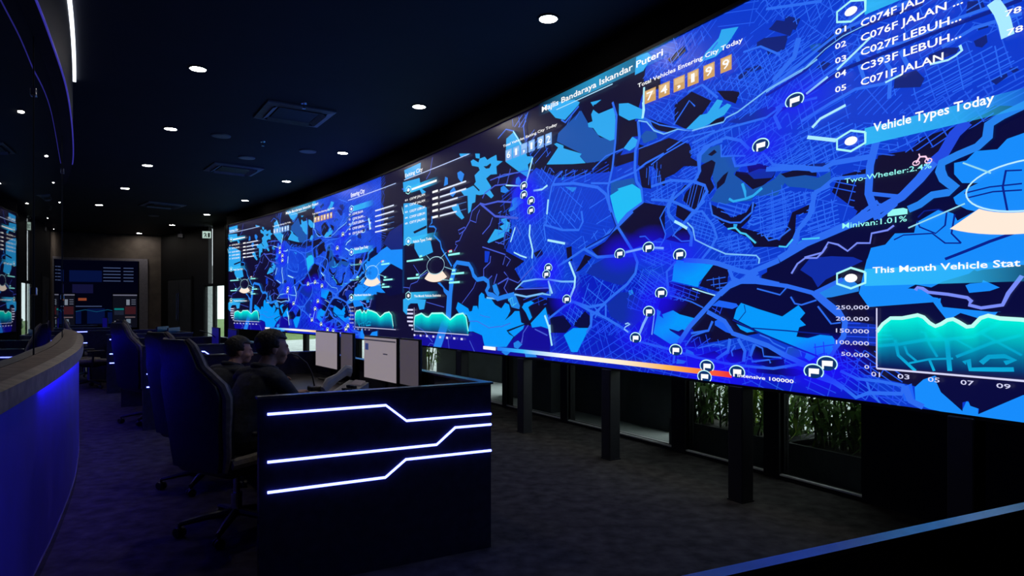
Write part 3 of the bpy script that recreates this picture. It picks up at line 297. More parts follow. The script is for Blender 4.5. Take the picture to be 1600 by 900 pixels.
HATCH = [('ST',[(3.619,2.859),(3.828,2.893),(4.002,2.819),(3.953,2.687),(3.776,2.702)],50,0.09,0.012,-40,0.12),('ST',[(4.123,2.674),(4.193,2.785),(4.614,2.696),(4.593,2.596)],5,0.07,0.012,80,0.25),('ST',[(3.953,2.659),(4.507,2.545),(4.464,2.341),(4.331,2.224),(3.802,2.282),(3.953,2.547)],55,0.11,0.014,-35,0.3),('ST',[(4.572,2.509),(4.798,2.499),(4.955,2.156),(4.593,2.196)],15,0.28,0.016,None,None),('ST',[(3.142,3.547),(3.511,3.545),(3.401,3.393),(3.142,3.469)],30,0.1,0.014,100,0.25),('ST',[(3.401,3.258),(3.592,3.348),(3.953,2.997),(3.592,2.952)],25,0.1,0.012,115,0.2),('ST',[(4.193,3.261),(4.42,3.352),(4.442,3.28),(4.24,3.21)],40,0.1,0.012,None,None),('ST',[(5.353,2.574),(5.52,2.611),(5.584,2.565),(5.552,2.538),(5.568,2.412),(5.421,2.413)],85,0.08,0.014,0,0.3),('ST',[(5.353,2.355),(5.603,2.384),(5.603,2.262)],20,0.07,0.014,100,0.14),('ST',[(4.993,2.64),(5.213,2.635),(5.196,2.591),(5.031,2.596)],10,0.06,0.012,None,None),('ST',[(3.429,2.772),(3.776,2.687),(3.853,2.277),(3.259,2.342),(3.171,2.567)],20,0.1,0.013,100,0.12),('ST',[(3.171,2.343),(3.566,2.359),(3.802,2.26),(3.802,2.117),(4.193,2.028),(4.17,1.866),(4.24,1.712),(4.002,1.68),(3.646,1.722),(3.373,1.688),(3.201,1.832),(3.401,1.912),(3.112,2.069)],35,0.1,0.013,118,0.12),('ST',[(3.802,2.418),(4.464,2.334),(4.42,2.168),(4.146,2.182),(3.815,2.273)],-38,0.16,0.016,52,0.35),('ST',[(4.42,1.441),(4.635,1.696),(5.049,1.582),(4.758,1.414),(4.593,1.414)],-28,0.2,0.016,62,0.28),('ST',[(4.146,1.305),(4.286,1.428),(4.507,1.362),(4.331,1.214)],-28,0.08,0.012,62,0.1),('ST',[(4.42,1.758),(4.614,1.877),(4.676,1.86),(4.593,1.75),(4.464,1.716)],40,0.08,0.012,-50,0.15),('ST',[(4.614,2.096),(4.758,2.133),(4.974,2.11),(4.717,2.01),(4.614,2.032)],35,0.14,0.016,-55,0.2),('ST',[(4.286,2.087),(4.529,2.091),(4.572,2.01),(4.464,1.966),(4.286,2.007)],20,0.1,0.014,110,0.16),('ST',[(3.928,1.669),(4.331,1.642),(4.286,1.549),(4.099,1.566)],-40,0.1,0.013,50,0.12),('ST',[(2.837,2.539),(3.259,2.486),(3.112,2.131),(2.837,2.122)],10,0.2,0.014,80,0.2),('ST2',[(4.614,1.156),(4.676,1.26),(4.838,1.289),(5.178,1.199),(5.178,1.175)],30,0.07,0.014,120,0.16),('ST2',[(4.383,0.959),(4.608,1.221),(4.79,1.281),(5.075,1.214),(5.79,1.043),(5.723,0.91),(4.383,0.94)],25,0.12,0.014,115,0.14),('ST2',[(5.157,1.622),(5.314,1.72),(5.439,1.722),(5.654,1.646),(5.631,1.541),(5.415,1.546)],-28,0.05,0.014,None,None),('ST2',[(5.288,1.825),(5.631,1.885),(5.723,1.797),(5.488,1.72)],15,0.06,0.014,None,None),('ST2',[(5.102,1.588),(5.39,1.563),(5.584,1.509),(5.439,1.393),(5.183,1.375),(5.13,1.481)],-25,0.11,0.013,65,0.15),('ST2',[(5.13,1.464),(5.537,1.493),(5.488,1.393),(5.339,1.222),(5.157,1.322)],70,0.13,0.013,-10,0.2),('ST2',[(5.288,1.63),(5.391,1.672),(5.667,1.66),(5.635,1.496),(5.54,1.475),(5.391,1.488),(5.288,1.466)],-25,0.05,0.013,None,None),('ST2',[(5.659,1.6),(6.005,1.527),(5.977,1.449),(5.667,1.496)],-16,0.05,0.012,74,0.12),('ST',[(6.06,1.613),(6.245,1.636),(6.271,1.565),(6.194,1.527),(6.074,1.581)],5,0.07,0.013,95,0.1),('ST2',[(5.288,1.105),(5.682,1.046),(5.697,0.948),(5.288,0.929)],-18,0.13,0.014,72,0.14),('ST2',[(5.288,0.843),(5.288,0.906),(6.321,0.916),(6.249,0.843)],-5,0.06,0.014,60,0.16),('ST2',[(6.194,0.995),(6.514,0.971),(6.514,0.905),(6.321,0.926)],10,0.1,0.014,90,0.2),('ST2',[(5.891,1.143),(6.087,1.202),(6.141,1.072),(5.949,1.061)],30,0.12,0.014,110,0.15),('ST2',[(6.141,1.417),(6.245,1.397),(6.194,1.347),(6.101,1.376)],-25,0.1,0.013,65,0.1),('ST2',[(7.011,1.098),(7.182,1.15),(7.182,0.935),(7.039,1.006)],20,0.12,0.014,110,0.15),('ST',[(5.89,2.089),(5.926,2.138),(6.021,2.135),(6.158,1.981),(6.146,1.871),(6.021,1.917),(5.95,1.95)],-20,0.05,0.013,70,0.09),('ST',[(5.303,1.873),(5.542,1.865),(5.74,1.814),(5.727,1.742),(5.46,1.747),(5.317,1.804)],-20,0.06,0.014,75,0.2),('ST',[(6.158,1.939),(6.202,1.96),(6.393,1.916),(6.483,1.811),(6.372,1.787),(6.18,1.852)],10,0.06,0.014,100,0.14),('ST',[(6.18,1.809),(6.532,1.752),(6.552,1.695),(6.372,1.681),(6.202,1.74)],0,0.07,0.014,80,0.1),('ST',[(6.021,2.144),(6.113,2.072),(6.18,2.038),(6.245,1.997),(6.18,1.962),(6.135,2.009)],15,0.06,0.014,None,None),('ST',[(5.332,1.725),(5.418,1.73),(5.636,1.644),(5.623,1.505),(5.288,1.511),(5.288,1.619)],-30,0.06,0.013,60,0.2),('ST',[(5.449,2.435),(5.677,2.429),(5.835,2.393),(5.677,2.263),(5.449,2.328)],12,0.06,0.014,95,0.12),('ST',[(5.75,2.448),(5.835,2.504),(5.958,2.501),(5.984,2.397),(5.931,2.377)],12,0.05,0.014,None,None),('ST',[(5.792,2.257),(5.931,2.367),(6.05,2.327),(6.024,2.214),(5.931,2.147)],70,0.05,0.014,None,None),('ST',[(5.449,2.532),(5.542,2.558),(5.573,2.436),(5.449,2.435)],80,0.05,0.013,0,0.2),('ST',[(5.876,2.607),(5.917,2.659),(6.05,2.649),(5.971,2.568)],10,0.06,0.013,90,0.08),('ST',[(6.214,2.604),(6.393,2.538),(6.416,2.469),(6.227,2.507)],50,0.06,0.014,None,None),('ST',[(6.381,2.467),(6.561,2.484),(6.698,2.395),(6.698,2.335),(6.539,2.4),(6.37,2.414)],15,0.05,0.014,100,0.15),('ST',[(6.718,2.469),(7.096,2.412),(7.096,2.308),(6.915,2.319),(6.718,2.348),(6.667,2.41)],18,0.06,0.013,105,0.16),('ST',[(6.528,2.178),(6.718,2.158),(6.739,2.224),(6.789,2.207),(6.818,2.16),(6.961,2.138),(6.961,2.081),(6.779,2.03),(6.769,1.929),(6.677,1.861),(6.55,1.899),(6.439,1.982),(6.506,2.065)],8,0.055,0.014,95,0.16),('ST',[(6.789,2.165),(6.98,2.135),(6.971,2.055),(6.818,2.084)],12,0.05,0.014,100,0.09),('ST',[(6.152,2.186),(6.323,2.144),(6.484,2.131),(6.439,2.073),(6.323,2.051),(6.177,2.125)],-20,0.06,0.014,70,0.1),('ST',[(6.127,2.084),(6.251,2.012),(6.202,1.961),(6.152,1.975),(6.024,2.126)],20,0.05,0.014,None,None),('ST',[(6.152,1.918),(6.227,1.949),(6.393,1.914),(6.495,1.823),(6.393,1.795),(6.177,1.849)],5,0.06,0.014,95,0.14),('ST',[(6.998,2.132),(7.096,2.157),(7.096,2.053),(7.007,2.05)],18,0.06,0.014,None,None),('ST',[(6.867,2.01),(6.952,2.008),(6.98,1.972),(6.886,1.9)],20,0.07,0.014,None,None),('ST',[(6.971,2.006),(7.096,2.014),(7.096,1.886),(6.915,1.88)],12,0.06,0.014,100,0.14),('ST',[(5.432,3.022),(5.844,3.097),(5.734,3.014),(5.797,2.906),(5.518,2.941)],28,0.1,0.014,115,0.14),('ST',[(5.288,3.366),(5.518,3.427),(5.636,3.424),(5.685,3.373),(5.553,3.31)],28,0.08,0.014,110,0.16),('ST',[(5.685,3.57),(5.744,3.57),(6.053,3.514),(6.039,3.432),(5.844,3.411),(5.781,3.33),(5.669,3.343)],30,0.1,0.014,110,0.16),('ST',[(6.009,3.039),(6.235,3.09),(6.367,3.08),(6.418,3.013),(6.315,2.972),(6.18,3.022),(6.124,2.952)],30,0.1,0.013,110,0.14),('ST',[(6.315,3.2),(6.53,3.198),(6.684,3.116),(6.785,3.129),(6.84,3.166),(6.894,3.147),(6.614,2.925),(6.367,2.844),(6.354,3.002)],30,0.09,0.013,110,0.14),('ST',[(6.649,2.914),(6.84,3.072),(6.946,3.1),(7.007,3.088),(7.007,2.979),(6.872,2.922),(6.661,2.891)],22,0.06,0.014,None,None),('ST',[(5.92,2.676),(6.262,2.706),(6.684,2.653),(6.707,2.6),(6.555,2.577),(6.262,2.632),(6.024,2.599),(5.98,2.564),(5.875,2.585)],12,0.07,0.014,98,0.13),('ST',[(6.367,2.762),(6.614,2.856),(6.741,2.792),(6.684,2.759),(6.315,2.745)],22,0.08,0.013,105,0.16),('ST',[(6.73,2.671),(6.84,2.699),(7.007,2.727),(7.007,2.528),(6.785,2.581)],25,0.07,0.013,105,0.18),('ST',[(6.929,3.132),(6.987,3.213),(7.027,3.104),(7.011,3.037),(6.912,2.961),(6.684,2.896),(6.619,2.916),(6.684,3.051),(6.801,3.163)],12,0.06,0.013,None,None),('ST',[(6.987,3.118),(7.182,3.138),(7.285,3.078),(7.182,3.048),(7.075,3.022)],15,0.12,0.013,100,0.2),('ST',[(6.912,2.917),(7.106,2.983),(7.314,3.02),(7.314,2.899),(7.122,2.823),(6.979,2.78),(6.844,2.819)],18,0.09,0.013,108,0.16),('ST',[(6.393,3.227),(6.59,3.175),(6.666,3.057),(6.609,2.934),(6.393,2.901)],20,0.09,0.012,110,0.2),('ST',[(7.678,2.7),(7.855,2.721),(8.041,2.7),(8.109,2.561),(7.974,2.519),(7.717,2.538),(7.633,2.562)],14,0.06,0.014,100,0.3),('ST',[(7.485,2.641),(7.661,2.601),(7.627,2.564),(7.485,2.604)],14,0.07,0.013,100,0.2),('ST',[(7.422,3.005),(7.793,2.934),(7.782,2.842),(7.422,2.881)],16,0.12,0.012,106,0.25),('ST',[(7.604,3.102),(7.876,3.012),(7.865,2.972),(7.771,2.965),(7.604,3.008)],16,0.1,0.012,106,0.25),('ST',[(7.974,2.949),(8.123,2.929),(8.123,2.732),(8.059,2.714),(7.998,2.832)],14,0.09,0.012,104,0.2),('ST',[(6.693,2.548),(7.096,2.555),(7.326,2.479),(7.365,2.357),(7.345,2.305),(6.984,2.298),(6.744,2.365),(6.641,2.45)],12,0.06,0.013,100,0.3),('ST',[(7.422,2.326),(7.656,2.346),(7.639,2.306),(7.46,2.29)],12,0.08,0.013,100,0.1),('ST',[(6.614,2.192),(6.744,2.204),(6.818,2.076),(6.769,1.912),(6.614,1.862)],8,0.06,0.014,95,0.2),('ST',[(6.926,2.061),(7.14,2.071),(7.161,1.911),(6.938,1.864)],10,0.06,0.014,98,0.14),('ST2',[(6.977,1.164),(7.14,1.208),(7.192,1.103),(7.389,1.07),(7.389,0.979),(7.217,1.01),(6.991,1.065)],10,0.1,0.014,95,0.13),('ST2',[(7.166,0.993),(7.365,0.977),(7.547,0.961),(7.536,0.872),(7.28,0.863)],-5,0.12,0.014,85,0.2),('ST2',[(7.205,1.312),(7.389,1.293),(7.389,1.179),(7.205,1.199)],0,0.05,0.013,90,0.18),('ST',[(7.497,3.365),(8.483,3.462),(8.483,2.793),(7.835,2.94)],14,0.1,0.013,104,0.16),('ST',[(6.506,3.556),(7.497,3.511),(7.497,3.147),(6.867,3.24)],16,0.1,0.013,106,0.16),('CYl',[(3.056,1.489),(3.196,1.524),(3.278,1.414),(3.14,1.415)],-70,0.06,0.014,20,0.12)]
